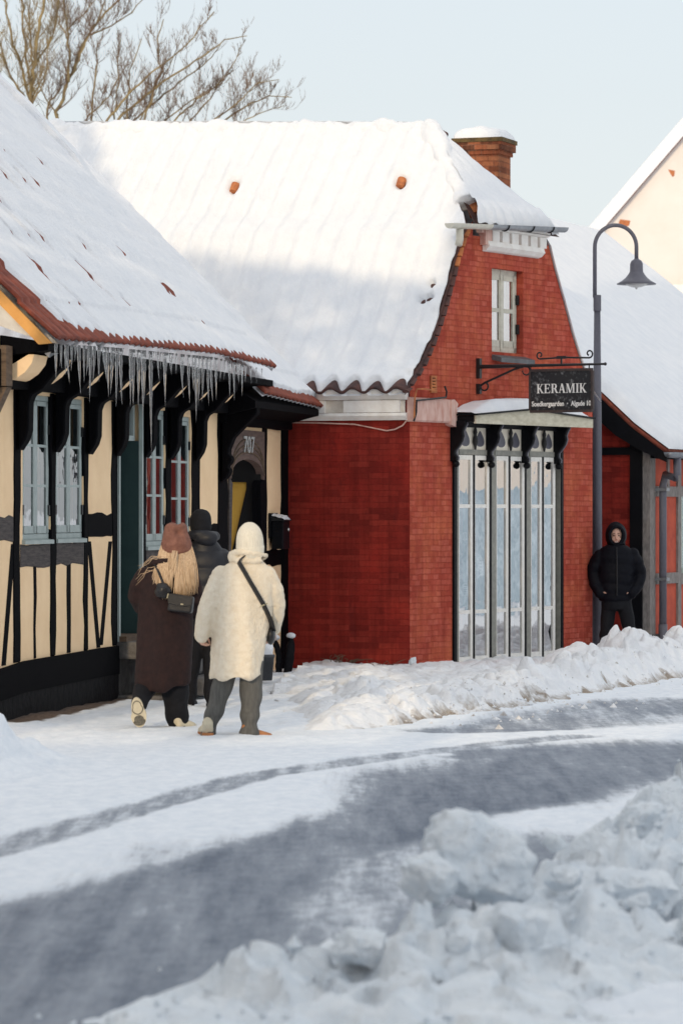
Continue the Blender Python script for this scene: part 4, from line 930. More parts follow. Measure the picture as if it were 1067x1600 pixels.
M['glaze'] = simple('blue_black_glaze', (.02,.045,.06), (.012,.025,.035), 4, .25)
v0 = GF.px(790, 950, -.5)
vz = .62
t = thing('stoneware_vase', 'tall dark blue stoneware vase standing inside behind the shop window', 'vase', GF.w(v0[0], .5, vz))
o = obj('vase_body', MB().lathe((0,0,0), [(.12,0),(.17,.1),(.24,.35),(.26,.55),(.22,.75),(.12,.88),(.09,.95),(.11,1.0)], 24), M['glaze'], t, Matrix.Translation(t.location), True)
obj('shop_table', MB().box(v0[0]-1.1, v0[0]+1.2, .3, .9, vz-.04, vz).box(v0[0]-1.0,v0[0]-.95,.35,.4,-.12,vz-.04).box(v0[0]+1.05,v0[0]+1.1,.35,.4,-.12,vz-.04), M['oldwood'], bay, GM)
# chimney
ch = Frame((Pt(715,300,45.9).x, 45.75), (.94, -.342))
zc = lambda py: HC-(py-800)/F*45.8
cw = .53
chm = obj('chimney', MB().box(0,cw,0,.5,4.2,zc(243)), M['chimney'], RH, ch.M)
obj('chimney_cap', MB().box(-.025,cw+.025,-.025,.525,zc(243),zc(236)).box(-.055,cw+.055,-.055,.555,zc(236),zc(224)), M['chimney'], chm, ch.M)
obj('mossy_rim', MB().box(-.07,cw+.07,-.07,.57,zc(224),zc(217.5)), M['moss'], chm, ch.M)
n_ = 26; Pn = np.zeros((n_, n_, 3))
for i in range(n_):
    for j in range(n_):
        u_ = i/(n_-1)*2-1; v_ = j/(n_-1)*2-1
        e = max(0, 1-max(abs(u_), abs(v_))**3.0); hh = .165*e**.6*(.75+.4*vn(np.array([u_*2.2+5]), np.array([v_*2.2]), 33)[0])
        Pn[i, j] = (cw/2+u_*(cw/2+.055), .25+v_*.305, zc(217.5)+hh)
link('snow_cap', grid_mesh('s', Pn), M['roof_snow'], chm, ch.M)

# ------------------------------------------------------------------ hanging sign
SM = SF.M
sg = thing('hanging_sign', 'black wrought-iron shop sign reading KERAMIK hanging from the red gable', 'shop sign', SF.w(0, 0, 0))
zbar = SF.px(840, 571)[1]
x_t = SF.x(945)
br_ = obj('bracket', MB().tube([(-.02,0,zbar),(.55,0,zbar),(x_t,0,zbar)], [.026,.02,.013], 8).ell((x_t,0,zbar),(.02,.02,.02),8,6), M['hinge'], sg, SM)
s0 = SF.px(741, 604)
obj('strut', MB().tube([(.0,0,s0[1]-.02),(.10,0,s0[1]+.04),(.50,0,zbar-.04),(.62,0,zbar-.01)], .014, 7).tube([(.10+.05*math.cos(q),0,s0[1]-.0+.05*math.sin(q)) for q in np.linspace(1.5,-3.4,14)], np.linspace(.014,.008,14), 6).tube([(.66+.05*math.cos(q),0,zbar-.06+.05*math.sin(q)) for q in np.linspace(1.8,-3.2,14)], np.linspace(.013,.008,14), 6), M['hinge'], br_, SM)
obj('wall_plate', MB().box(-.05,.05,-.03,.03,zbar-.14,zbar+.10).box(-.05,.05,-.03,.03,s0[1]-.09,s0[1]+.03).box(-.06,-.01,-.05,.05,zbar-.05,zbar+.05), M['hinge'], br_, SM)
sc0, sc1 = SF.x(843), SF.x(920); zs_ = SF.px(880, 560)[1]
def spiral(cx, cz, r0, turns, a0, dirn): return [(cx+r0*(1-.62*k/26)*math.cos(a0+dirn*turns*2*math.pi*k/26), 0, cz+r0*(1-.62*k/26)*math.sin(a0+dirn*turns*2*math.pi*k/26)) for k in range(27)]
top = MB().tube([(sc0,0,zs_),((sc0+sc1)/2,0,zs_+.012),(sc1,0,zs_)], .011, 6)
top.tube(spiral(sc0, zs_+.045, .045, .95, -math.pi/2, -1), .010, 6).tube(spiral(sc1, zs_+.05, .05, .95, -math.pi/2, 1), .010, 6)
top.box((sc0+sc1)/2-.10,(sc0+sc1)/2+.02,-.012,.012,zs_-.005,zs_+.03).tube([((sc0+sc1)/2-.04,0,zs_),((sc0+sc1)/2-.04,0,zbar)], .012, 6)
obj('scrollwork', top, M['hinge'], br_, SM)
xa, xb = SF.x(830), SF.x(923.5); zt, zb = SF.px(876, 580)[1], SF.px(876, 640.5)[1]
obj('hanger', MB().tube([(xa+.02,0,zbar),(xa-.02,0,zbar-.03),(xa+.03,0,zt)], .008, 5).tube([(xb-.03,0,zbar),(xb-.03,0,zt)], .008, 5), M['hinge'], br_, SM)
bd = obj('board', MB().box(xa,xb,-.012,.012,zb,zt), M['sign'], sg, SM)
obj('frame', MB().box(xa-.012,xb+.012,-.024,.024,zt,zt+.03).box(xa-.012,xb+.012,-.024,.024,zb-.03,zb).box(xa-.026,xa,-.024,.024,zb,zt).box(xb,xb+.026,-.024,.024,zb,zt), M['sign_frame'], bd, SM)
# serif capitals drawn as polygons, letter box 0..1 high
def letter(chr_):
    P = []; st, th = .20, .075; sf = .05
    def stem(x, w=st, z0=0, z1=1, serif=True):
        P.append([(x,z0),(x+w,z0),(x+w,z1),(x,z1)])
        if serif:
            for z in (z0, z1-sf): P.append([(x-.10,z),(x+w+.10,z),(x+w+.10,z+sf),(x-.10,z+sf)])
    def bar(x0,z0,x1,z1,w):
        P.append([(x0-w/2,z0),(x0+w/2,z0),(x1+w/2,z1),(x1-w/2,z1)])
    if chr_ == 'K': stem(.1); bar(.34,.42,.78,1,.09); bar(.42,.55,.84,0,.22); P.append([(.62,.95),(.95,.95),(.95,1),(.62,1)]); P.append([(.66,0),(1.02,0),(1.02,.05),(.66,.05)]); return P, 1.0
    if chr_ == 'E': stem(.1); P += [[(.3,0),(.82,0),(.86,.26),(.80,.26),(.74,.07),(.3,.07)], [(.3,1),(.80,1),(.80,.76),(.75,.76),(.70,.93),(.3,.93)], [(.3,.47),(.62,.47),(.62,.54),(.3,.54)], [(.58,.38),(.63,.38),(.63,.63),(.58,.63)]]; return P, .92
    if chr_ in 'R':
        stem(.1); out = [(.3,1),(.3,.93)]; A = [(.52+.30*math.sin(q)*1.0, .735+.265*math.cos(q)) for q in np.linspace(0, math.pi, 10)]; B = [(.50+.11*math.sin(q), .735+.20*math.cos(q)) for q in np.linspace(0, math.pi, 10)]
        P.append([(.3,1)] + A + [(.3,.47)] + [(.3,.535)] + B[::-1] + [(.3,.935)]); bar(.55,.5,.84,0,.22); P.append([(.72,0),(1.02,0),(1.02,.05),(.72,.05)]); return P, 1.0
    if chr_ == 'A': bar(.14,0,.46,1,.08); bar(.80,0,.48,1,.22); P += [[(.25,.30),(.66,.30),(.66,.37),(.27,.37)], [(0,0),(.30,0),(.30,.05),(0,.05)], [(.62,0),(1.0,0),(1.0,.05),(.62,.05)]]; return P, 1.0
    if chr_ == 'M': stem(.1,.075); stem(.98,.20); bar(.22,1,.60,0,.20); bar(.60,0,1.0,1,.075); return P, 1.32
    if chr_ == 'I': stem(.12); return P, .46
lw = [letter(q) for q in 'KERAMIK']; tot = sum(q[1] for q in lw)+.08*6
l0, l1 = SF.x(839), SF.x(916.5); zl0, zl1 = SF.px(876, 614)[1], SF.px(876, 599.5)[1]
mb = MB(); cx = l0; k_ = (l1-l0)/tot; hz = zl1-zl0
for polys, wd in lw:
    for i_, p in enumerate(polys):
        y0 = -.016-.0006*i_
        mb.prism([(cx+x*k_, zl0+z*hz) for x, z in p], y0, -.011)
    cx += (wd+.08)*k_
obj('lettering', mb, M['sign_white'], bd, SM)
zl = SF.px(876, 631)[1]
text('small_lettering', 'Soedkergaarden  \u00b7  Algade 10', SM @ Matrix.Translation(((xa+xb)/2+.005, -.014, zl)), .082, M['sign_white'], bd, .0015, .0018, .80)

# ------------------------------------------------------------------ street lamp
lp = Pt(932.5, 800, 46.75); LX, LY = lp.x, lp.y
sl = thing('street_lamp', 'slim blue-grey street lamp with a curved neck beside the red gable', 'street lamp', (LX, LY, -.1))
LM = Matrix.Translation((LX, LY, 0)); zz_ = lambda py: HC-(py-800)/F*LY; kx = LY/F
obj('pole', MB().tube([(0,0,-.2),(0,0,zz_(700)),(0,0,zz_(484))], [7.9*kx,7.2*kx,5.0*kx], 16), M['lamp_grey'], sl, LM, True)
obj('collar', MB().tube([(0,0,zz_(486)),(0,0,zz_(461))], 6.1*kx, 16), M['lamp_grey'], sl, LM, True).modifiers.new('e','EDGE_SPLIT')
rx = (993.5-928.5)/2*kx; zc_ = zz_(386); x0 = -3.8*kx
arc_ = [(x0+0,0,zz_(465)), (x0,0,zc_)] + [(x0+rx-rx*math.cos(q),0,zc_+rx*1.05*math.sin(q)) for q in np.linspace(.15, math.pi, 22)] + [(x0+2*rx,0,zz_(404))]
obj('neck', MB().tube(arc_, 3.2*kx, 12), M['lamp_grey'], sl, LM, True)
hx = x0+2*rx; zh = zz_(404)
hd = obj('lamp_shade', MB().lathe((hx,0,zh), [(3.4*kx,0),(4.6*kx,-1.5*kx),(8*kx,-3.5*kx),(10*kx,-8*kx),(10.4*kx,-20.5*kx),(11*kx,-21.5*kx),(13*kx,-25*kx),(17*kx,-30*kx),(23*kx,-35*kx),(31*kx,-39.5*kx),(30.5*kx,-40.5*kx),(20*kx,-38*kx)], 28), M['lamp_grey'], sl, LM, True)
t = NT('lamp_diffuser'); M['diff'] = t.done((.55,.55,.55), .25, None, .5)
obj('diffuser', MB().lathe((hx,0,zh), [(19*kx,-38.6*kx),(15*kx,-42*kx),(8*kx,-44.5*kx),(2*kx,-45.5*kx),(1.2*kx,-48*kx)], 20), M['diff'], hd, LM, True)
# ------------------------------------------------------------------ neighbouring red half-timbered house
NH = thing('neighbour_house', 'orange-red house with grey timbers and a plain snow-covered roof behind the street lamp', 'house', (NF.o[0], NF.o[1], 0))
A1 = NG.px(1043, 703, .25); A0 = NG.px(936, 612, .25); am_ = NG.px(990, 661, .25)
NP = [A1, (am_[0], am_[1]-.02), A0, (-1.6, A0[1]+(-A0[0]*0+(A0[0]+1.6))*.80), (-4.3, 6.30)]
npx = np.array([p[0] for p in NP])[::-1]; npz = np.array([p[1] for p in NP])[::-1]
def NRP(x, b, h): 
    z = np.interp(x, npx, npz); P = np.stack([NG.o[0]+NG.u[0]*(x+.64*h)+NF.u[0]*b, NG.o[1]+NG.u[1]*(x+.64*h)+NF.u[1]*b, z+.77*h], -1); return P
xx = np.linspace(-4.3, A1[0], 60); bbn = np.linspace(-.25, 11.4, 120); Xn, Bn = np.meshgrid(xx, bbn)
nr = link('roof', grid_mesh('t', NRP(Xn, Bn, 0*Xn)), M['tile'], NH); so = nr.modifiers.new('s','SOLIDIFY'); so.thickness = .05; so.offset = -1
thn = (.13+.03*(fbm(Xn*1.2, Bn*1.2, 4, 66)-.5)+.02*(fbm(Xn*5, Bn*5, 3, 67)-.5))*ss(-.25,-.1,Bn)*ss(A1[0], A1[0]-.12, Xn)*.97 + .02
link('roof_snow', grid_mesh('s', NRP(Xn, Bn, thn)), M['roof_snow'], nr)
Xf, Bf = np.meshgrid(np.linspace(-4.3, -9, 12), bbn); Pf = NRP(-8.6-Xf, Bf, .1+0*Xf); 
link('roof_snow', grid_mesh('s', np.stack([NG.o[0]+NG.u[0]*Xf+NF.u[0]*Bf, NG.o[1]+NG.u[1]*Xf+NF.u[1]*Bf, 6.38-(-4.3-Xf)*.85], -1)), M['roof_snow'], nr)
gp = [(x, np.interp(x, npx, npz)-.10) for x in np.linspace(-4.3, .0, 14)]
obj('gable_wall', MB().prism([(-8.4,-.3),(0,-.3)] + gp[::-1] + [(-8.4,2.6)], 0, .25), M['red_side'], NH, NG.M)
bgd = [(x, np.interp(x, npx, npz)-.015) for x in np.linspace(-3.5, A1[0]-.02, 12)]
obj('barge_board', MB().prism(bgd + [(x, z-(.36 if i < 10 else .36-.10*(i-9))) for i, (x, z) in enumerate(bgd)][::-1], -.245, -.20), M['black_wood'], NH, NG.M)
xp = NG.x(985); obj('corner_post', MB().box(xp, -.07, -.05, .1, -.3, 2.75), M['black_wood'], NH, NG.M)
obj('tie_beam', MB().box(-7, xp, -.035, .1, NG.px(960,711)[1], NG.px(960,699)[1]), M['black_wood'], NH, NG.M)
obj('street_wall', MB().box(0, 11.2, 0, .25, -.3, 2.75), M['red_panel'], NH, NF.M)
nzt = lambda py, px_=1030: NF.px(px_, py)[1]
for xa, xb in ((1011.5, 1020),(1055.5,1060.5),(1092,1097)): obj('post', MB().box(NF.x(xa), NF.x(xb), -.03, .1, nzt(992), 2.72), M['grey_timber'], NH, NF.M)
obj('post', MB().box(NF.x(1040), NF.x(1043), -.025, .1, nzt(760), 2.72), M['grey_timber'], NH, NF.M)
for ya, yb in ((760,776),(895,912)):
    for xa, xb in ((1020,1055.5),(1060.5,1092)):
        obj('rail', MB().box(NF.x(xa), NF.x(xb), -.028, .1, nzt(yb,(xa+xb)/2), nzt(ya,(xa+xb)/2)), M['grey_timber'], NH, NF.M)
obj('eaves_beam', MB().box(0, 11.2, -.08, .1, 2.50, 2.70), M['timber'], NH, NF.M)
obj('plinth', MB().box(.0, 11.2, -.05, .1, -.3, nzt(990)), M['stone'], NH, NF.M)
xa, xb = NF.x(1061.5), NF.x(1092); za, zb = nzt(896,1070), nzt(764,1070)
M['mint'] = simple('mint_window_paint', (.47,.56,.49), (.38,.46,.40), 10, .5)
wn_ = obj('window', MB().box(xa,xb,-.01,.06,zb-.07,zb).box(xa,xb,-.01,.06,za,za+.08).box(xa,xa+.09,-.01,.06,za,zb).box(xb-.09,xb,-.01,.06,za,zb).box((xa+xb)/2-.04,(xa+xb)/2+.04,-.015,.06,za,zb), M['mint'], NH, NF.M)
obj('pane', MB().box(xa+.05,xb-.05,-.004,-.002,za+.05,zb-.05), M['glass'], wn_, NF.M)
for q in (1,2): obj('glazing_bar', MB().box(xa,xb,-.012,0,za+(zb-za)*q/3-.02,za+(zb-za)*q/3+.02), M['mint'], wn_, NF.M)
obj('room_back', MB().box(xa,xb,-.001,.0,za,zb), M['curtain'], wn_, NF.M)
ez = A1[1]-.05; gg = MB()
q_ = np.linspace(0, math.pi, 9); P = np.array([[(x, -.37-.075*math.cos(t), ez+.02-.075*math.sin(t)) for t in q_] for x in (-.28, 11.4)]); gg.grid(P).add(P[0], [tuple(range(9))])
o = obj('gutter', gg, M['zinc'], NH, NF.M, True); so = o.modifiers.new('s','SOLIDIFY'); so.thickness = .006
xd = NF.x(1035, .12); xd0 = NF.x(1056, .36)
obj('downpipe', MB().tube([(xd0-.0,-.37,ez-.04),(xd0,-.37,ez-.27),(xd0-.02,-.35,ez-.31),(xd+.05,-.14,NF.px(1037,744,.12)[1]+.02),(xd,-.12,NF.px(1036,752,.12)[1]-.06),(xd,-.12,NF.px(1036,975,.12)[1])], .050, 12).tube([(xd,-.12,NF.px(1036,975,.12)[1]+.0),(xd,-.12,-.2)], .058, 12), M['lamp_grey'], NH, NF.M, True)
for py_ in (765, 905): obj('pipe_bracket', MB().box(xd-.07,xd+.07,-.19,.02,NF.px(1036,py_,.12)[1]-.02,NF.px(1036,py_,.12)[1]+.02), M['zinc'], NH, NF.M)

# ------------------------------------------------------------------ pale gabled house far behind
D = 82.0; FH = thing('cream_gable_house', 'tall sunlit cream gabled house far behind the street lamp', 'house', Pt(1150, 800, D))
C_ = lambda px_, py_, d=D: ((px_-533.5)/F*d, HC-(py_-800)/F*d)
w0, w1 = C_(862, 452), C_(1420, 452); ap = C_(1141, 128)
FM = Matrix.Translation((0, D, 0))
fw_ = obj('gable_wall', MB().prism([w0, w1, ap], 0, .4), M['cream_wall'], FH, FM)
M['sage_wall'] = simple('sage_render', (.42,.45,.36), (.34,.36,.29), 1, .9)
obj('wall', MB().box(w0[0]+.3, w1[0]-.3, .1, 9, 0, w0[1]-.02), M['sage_wall'], FH, FM)
obj('cornice', MB().box(w0[0]-.1, w1[0]+.1, -.12, .1, w0[1]-.12, w0[1]+.10), M['cornice'], FH, FM)
for sgn, e in ((1, w0), (-1, w1)):
    dx, dz = ap[0]-e[0], ap[1]-e[1]; l_ = math.hypot(dx, dz); nx, nz = -dz/l_*sgn, dx/l_*sgn
    if nz < 0: nx, nz = -nx, -nz
    e2 = (e[0]-dx*.06, e[1]-dz*.06); sd0 = .03
    r_ = obj('roof', MB().prism([e2, ap, (ap[0], ap[1]+.12/nz), (e2[0]+nx*.12, e2[1]+nz*.12)], -.10, 9), M['tile'], FH, FM)
    obj('roof_snow', MB().prism([(e2[0]+nx*.02,e2[1]+nz*.02), (ap[0], ap[1]+.02/nz), (ap[0], ap[1]+.30/nz), (e2[0]+nx*.28, e2[1]+nz*.28)], -.26, 9), M['roof_snow'], r_, FM)
for px_, py_, sx_ in ((975,349,.26),(1050,271,.10)):
    c_ = C_(px_, py_); obj('rust_patch', MB().prism([(c_[0]-sx_*.5,c_[1]),(c_[0]-.1,c_[1]+.09),(c_[0]+sx_*.5,c_[1]+.06),(c_[0]+sx_*.4,c_[1]-.05),(c_[0],c_[1]-.08)], -.012, .02), M['tile_orange'], fw_, FM)

# ------------------------------------------------------------------ bare trees behind the roofs
def bare_tree(label, d, limbs, seed, nsh=13, ln=1.0):
    rr = random.Random(seed); kx = d/F
    b = Pt(limbs[0][0][0], 800, d); tr = thing('bare_tree', label, 'tree', (b.x, b.y, 0), 'bare trees behind the roofs')
    tm, tw = MB(), MB()
    def shoot(mb, p, dr, l, r, depth):
        n_ = 5 if depth < 2 else 4; pts = [p]; dd = dr.copy()
        for i in range(n_):
            dd = (dd + Vector((rr.gauss(0,.10), rr.gauss(0,.10), rr.gauss(.09,.09)))).normalized(); pts.append(pts[-1] + dd*l/n_)
        mb.tube(pts, [r*(1-.72*i/n_) for i in range(n_+1)], 5 if depth < 1 else 4)
        if depth >= 3: return
        kids = (6, 3, 1)[depth]
        for k in range(kids):
            i = rr.randint(1, n_) ; q = pts[i]; ax = Vector((rr.gauss(0,1), rr.gauss(0,1), rr.gauss(.85,.5))).normalized()
            d2 = (dd*.75 + ax*.75).normalized(); shoot(tw, q, d2, l*rr.uniform(.38,.72), max(.0048, r*.46), depth+1)
    for li, (poly, r0, r1) in enumerate((q[0], q[1], q[2]) if False else (q[:-2], q[-2], q[-1]) for q in limbs):
        dy0 = rr.uniform(-.8,.8); n_ = len(poly)
        pts = [Pt(x, y, d + dy0*i/n_ + rr.uniform(-.15,.15)) for i, (x, y) in enumerate(poly)]
        if li == 0: pts = [Vector((pts[0].x-.3, d, -.1)), Vector((pts[0].x-.1, d, pts[0].z*.6))] + pts
        fine = []
        for a, b_ in zip(pts[:-1], pts[1:]):
            for k in range(4): fine.append(a.lerp(b_, k/4) + Vector((rr.gauss(0,.018), rr.gauss(0,.018), 0)))
        fine.append(pts[-1]); m_ = len(fine)
        rad = [.74*max(.010, (r0+(r1-r0)*i/(m_-1)))*kx for i in range(m_)]
        if li == 0: rad = [r*2.0 if i < 4 else (r*1.5 if i < 8 else r) for i, r in enumerate(rad)]
        tm.tube(fine, rad, 8)
        st = 9 if li == 0 else 1
        for k in range(nsh):
            i = rr.randint(st, m_-2); t_ = (fine[i+1]-fine[i]).normalized()
            dr = (t_*.55 + Vector((rr.gauss(.05,.6), rr.gauss(0,.5), rr.gauss(.45,.35)))).normalized()
            shoot(tw, fine[i], dr, ln*rr.uniform(.35,1.05)*(1.15-.5*i/m_), min(rad[i]*.45, .020), 1 if rr.random() < .45 else 0)
    obj('trunk', tm, M['bark'], tr, None, True); obj('crown', tw, M['twig'] if seed != 1 else M['bark'], tr)
bare_tree('bare tree with stout lichen-yellow stems rising at the upper left corner', 74, [
    [(46,175),(50,140),(54,100),(60,62),(70,0),(80,-80),5.5,2.5], [(48,160),(36,110),(22,70),(10,20),(2,-40),3.2,1.6], [(40,158),(18,120),(6,90),(-4,50),2.4,1.2],
    [(50,140),(42,95),(38,50),(34,0),(30,-40),2.6,1.4], [(54,105),(72,75),(86,45),(92,10),(96,-40),2.4,1.2], [(46,168),(64,140),(72,110),(74,60),2.2,1.0], [(30,150),(14,170),(-20,110),2,1], [(52,120),(50,60),(46,20),(50,-40),2,1]], 1, 15, .75)
bare_tree('bare tree with one leaning yellowish trunk just right of the stout-stemmed tree', 78, [
    [(86,215),(92,175),(104,135),(122,92),(140,52),(165,20),(205,-20),5.0,1.8], [(108,128),(108,92),(106,45),(100,-10),3.2,1.6], [(112,118),(128,85),(136,60),(150,40),(175,-30),2.6,1.2],
    [(140,55),(175,40),(205,20),(228,-5),2.0,.9], [(75,205),(76,160),(92,145),(98,120),2.6,1.4], [(104,48),(118,35),(150,0),2,1], [(90,180),(70,150),(58,120),(64,60),1.8,.9], [(106,60),(92,30),(75,-10),1.8,.9]], 2, 14, .75)
bare_tree('spreading bare tree with reddish twigs fanning right above the snowy ridge', 72, [
    [(150,222),(165,190),(196,152),(240,112),(290,70),(335,18),3.8,1.0], [(140,212),(146,160),(150,110),(153,68),2.4,1.2], [(160,212),(205,168),(255,128),(305,95),(352,62),(386,56),3.2,.8],
    [(185,212),(232,168),(282,128),(325,95),(345,70),2.6,.8], [(215,212),(236,160),(250,110),(246,60),(256,30),2.6,.9], [(196,212),(200,150),(205,110),(222,60),2.4,.9],
    [(310,222),(345,192),(385,165),(420,150),(456,152),2.6,.7], [(300,215),(340,185),(372,160),(400,130),(436,124),2.0,.7], [(250,214),(290,170),(330,140),(365,110),2.4,.8], [(270,214),(320,165),(352,120),(384,62),2.0,.7],
    [(230,214),(262,185),(310,150),(348,130),2.0,.8], [(175,212),(180,165),(186,120),(190,60),2.0,.9], [(355,215),(380,190),(410,175),(445,165),1.8,.6], [(120,214),(138,180),(170,150),(200,100),2.2,.9], [(205,212),(225,175),(240,150),(285,60),2.,.8]], 3, 16, .62)

# ------------------------------------------------------------------ small things
s0 = LF.x(420, .0); o1 = .17; s1 = LF.x(452.5, o1); z0, z1 = LF.px(441, 858, o1)[1], LF.px(441, 814, o1)[1]
mbx = thing('mailbox', 'black metal mailbox topped with snow on the corner post of the half-timbered house', 'mailbox', LF.w(s0, -.1, z0))
o = obj('box', MB().box(s0, s1, -o1, -.03, z0, z1), M['black_wood'], mbx, L); bev(o, .01, 2)
obj('lid', MB().prismx([(-o1-.02,z1+.0),(-o1-.02,z1+.015),(-.03,z1+.05),(-.03,z1)], s0-.02, s1+.02), M['hinge'], mbx, L)
obj('back_plate', MB().box(s0-.05, s1+.02, -.03, -.012 if False else -.031+.02, z0+.12, z1+.09), M['black_wood'], mbx, L)
obj('lock', MB().ell(((s0+s1)/2+.1, -o1-.004, z1-.10), (.022,.01,.018), 8, 6), M['sign_white'], mbx, L)
n_ = 14; P = np.array([[(s0-.01+(s1-s0+.02)*i/(n_-1), -o1-.015+(o1-.02)*j/7, z1+.015+.033*j/7+.035*min(1,.4+i*.5)*min(1,(n_-1-i)*.5+.3)*(.6+.6*random.random())*(0 if j in (0,) else 1)) for j in range(8)] for i in range(n_)])
obj('snow_cap', MB().grid(P), M['roof_snow'], mbx, L, True)
pp = Pt(412, 1060, 38.4); pl = thing('snowy_planter', 'grey bucket planter heaped with snow beside the cream-coated woman', 'planter', pp)
PMx = Matrix.Translation((pp.x, pp.y, pp.z-.02))
M['bucket'] = simple('grey_bucket', (.085,.09,.10), (.05,.055,.06), 10, .6)
obj('bucket', MB().lathe((0,0,0), [(.07,0),(.09,.0),(.112,.24),(.120,.24),(.120,.27),(.105,.275),(.10,.24)], 22), M['bucket'], pl, PMx, True)
me = remesh(MB().ell((0,0,.27),(.105,.105,.13),14,10).ell((.05,.02,.33),(.06,.06,.08),10,8).ell((-.05,.0,.36),(.06,.06,.07),10,8), .014, 3); displace(me, lambda c: .03*(vn3(c*14)-.5))
link('snow_cap', me, M['roof_snow'], pl, PMx, True)
for i, (lab, pts) in enumerate((('charred leaning board beside the corner of the half-timbered house', ((447,1046),(455,1000),.035)), ('short dark stake stuck in the snow left of the charred board', ((436,1042),(431,1003),.03)))):
    a, b_ = Pt(*pts[0], 41.3), Pt(*pts[1], 41.5); t_ = thing('leaning_board', lab, 'board', a)
    me = remesh(MB().tube([a+Vector((0,0,-.1)), a.lerp(b_,.5)+Vector((.02,0,0)), b_, b_+Vector((-.03,0,.05))], [(pts[2]*1.8,pts[2]),(pts[2]*1.9,pts[2]),(pts[2]*1.4,pts[2]),(.02,.015)], 8), .012, 2); displace(me, lambda c: .02*(vn3(c*18)-.5))
    link('board', me, M['plinth'], t_, None, True); link('snow_cap', displace(remesh(MB().ell(b_+Vector((0,0,.05)), (.05,.05,.03), 10, 8), .01, 2), lambda c: .01*vn3(c*20)), M['roof_snow'], t_, None, True)
for px_, py_, d_, nn, lab in ((532,1032,42.3,26,'tuft of dry brown weeds at the foot of the dark red wall'),(600,1040,42.0,14,'smaller tuft of dry stalks near the corner of the dark red wall')):
    p = Pt(px_, py_, d_); t_ = MB()
    for k in range(nn):
        a = p + Vector((random.uniform(-.16,.16), random.uniform(-.04,.04), -.05)); dv = Vector((random.gauss(0,.5), random.gauss(-.1,.2), random.uniform(.25,.7)))*.22
        t_.tube([a, a+dv*.6, a+dv+Vector((random.gauss(0,.05),0,-.03))], [.007,.005,.003], 4)
    tag(obj('dry_weeds', t_, M['twig']), lab, 'weeds')
chunk('small splat of snow stuck low on the brick corner', 645, 1036, 42.0, (.055,.03,.07), 23, 0, 4, 'snow stuck to the walls')
chunk('small flat lump of old snow lying at the kerb by the road edge', 545, 1136, 30.2, (.07,.06,.05), 29, 20, 4, 'lumps of dirty snow at the road edge')
for i, (px_, py_, d_, s_) in enumerate(((698,1126,32.2,.06),(735,1117,33.3,.05),(772,1112,34.0,.07),(800,1106,34.6,.08),(822,1096,36,.06),(655,1130,31.4,.05),(612,1136,30.7,.06),(860,1092,36.6,.05))):
    o = chunk('dirty brown clod of frozen slush in the row along the road edge', px_, py_, d_, (s_,s_*.9,s_*.7), 40+i, i*37, 3, 'lumps of dirty snow at the road edge')
    o.data.attributes['dirt'].data.foreach_set('value', [.55]*len(o.data.vertices))

# ------------------------------------------------------------------ added out of view: houses, hedge and trees that shape sunlight and reflections
def lq(l, q): return (.891*l+.454*q, -.454*l+.891*q)
def plain_house(label, o, u, length, depth, eave, ridge, mat, win=True):
    fr = Frame(o, u); t_ = thing('street_house', label, 'house', fr.w(length/2, depth/2, 0), 'houses along the street out of view')
    hd_ = depth/2
    w_ = MB().box(0,length,0,depth,-.3,eave); w_.prismx([(0,eave+.001),(depth,eave+.001),(hd_,ridge-.05)], 0, length)
    obj('wall', w_, M[mat], t_, fr.M)
    r = obj('roof', MB().prismx([(-.4,eave-.25),(hd_,ridge),(depth+.4,eave-.25),(depth+.4,eave-.15),(hd_,ridge+.12),(-.4,eave-.15)], -.2, length+.2), M['tile'], t_, fr.M)
    obj('roof_snow', MB().prismx([(-.42,eave-.149),(hd_,ridge+.121),(depth+.42,eave-.149),(depth+.42,eave-.05),(hd_,ridge+.24),(-.42,eave-.05)], -.22, length+.22), M['roof_snow'], t_, fr.M)
    for k in range(int(length//2.2) if win else 0):
        x = 1.0+k*2.2; wn2 = obj('window', MB().box(x,x+.9,-.03,.02,1.1,2.4), M['white_sash'], t_, fr.M)
        obj('pane', MB().box(x+.08,x+.42,-.034,-.031,1.2,2.3).box(x+.48,x+.82,-.034,-.031,1.2,2.3), M['slate'], wn2, fr.M)
TE = math.tan(R(SUN_EL)); CA, SA = math.cos(R(SUN_AZ)), math.sin(R(SUN_AZ))
plain_house('low cream cottage beside the street nearer the camera', (-17.0, 3.4), (1, 0), 15.3, 5.2, 3.0, (27.95-6)*TE/CA-.24, 'plaster')  # added sun blocker; its ridge sets the near edge of the lit strip
plain_house('long two-storey house behind the camera', (9.0, -3.0), (-1, 0), 34, 7, 6.0, (27.7+6.5)*TE/CA-.24, 'cream_wall')  # added sun blocker, keeps the foreground road in shade
plain_house('sunlit cream house down the street to the right', (47, 100), (.45, -.9), 45, 9, 6.6, 11.2, 'cream_wall', False)  # added so the shop panes reflect a warm lit wall
M['frosted'] = simple('frosted_hedge', (.54,.65,.76), (.26,.35,.43), 2.5, .9)  # for a hedge added out of view; pale blue tints the shop panes
xs_ = np.linspace(0, 1, 160); hz_ = 1.5 + 1.7*fbm(xs_*14, xs_*0, 4, 88) + .5*vn(xs_*70, xs_*0, 89)
HP = np.array([[(26+26*q-9*q, 79-34*q, z_) , (26.6+26*q-9*q, 79.4-34*q, z_+h_*.55), (26.9+26*q-9*q, 79.6-34*q, h_)] for q, h_ in zip(xs_, hz_) for z_ in (-.3,)])
tag(obj('frosted_hedge', MB().grid(HP), M['frosted'], None, None, True), 'long frosted hedge across the street, out of the picture to the right', 'hedge')
M['yew'] = simple('dark_yew_needles', (.045,.06,.03), (.02,.03,.016), 9, .9)  # foliage of the added sun-blocking trees
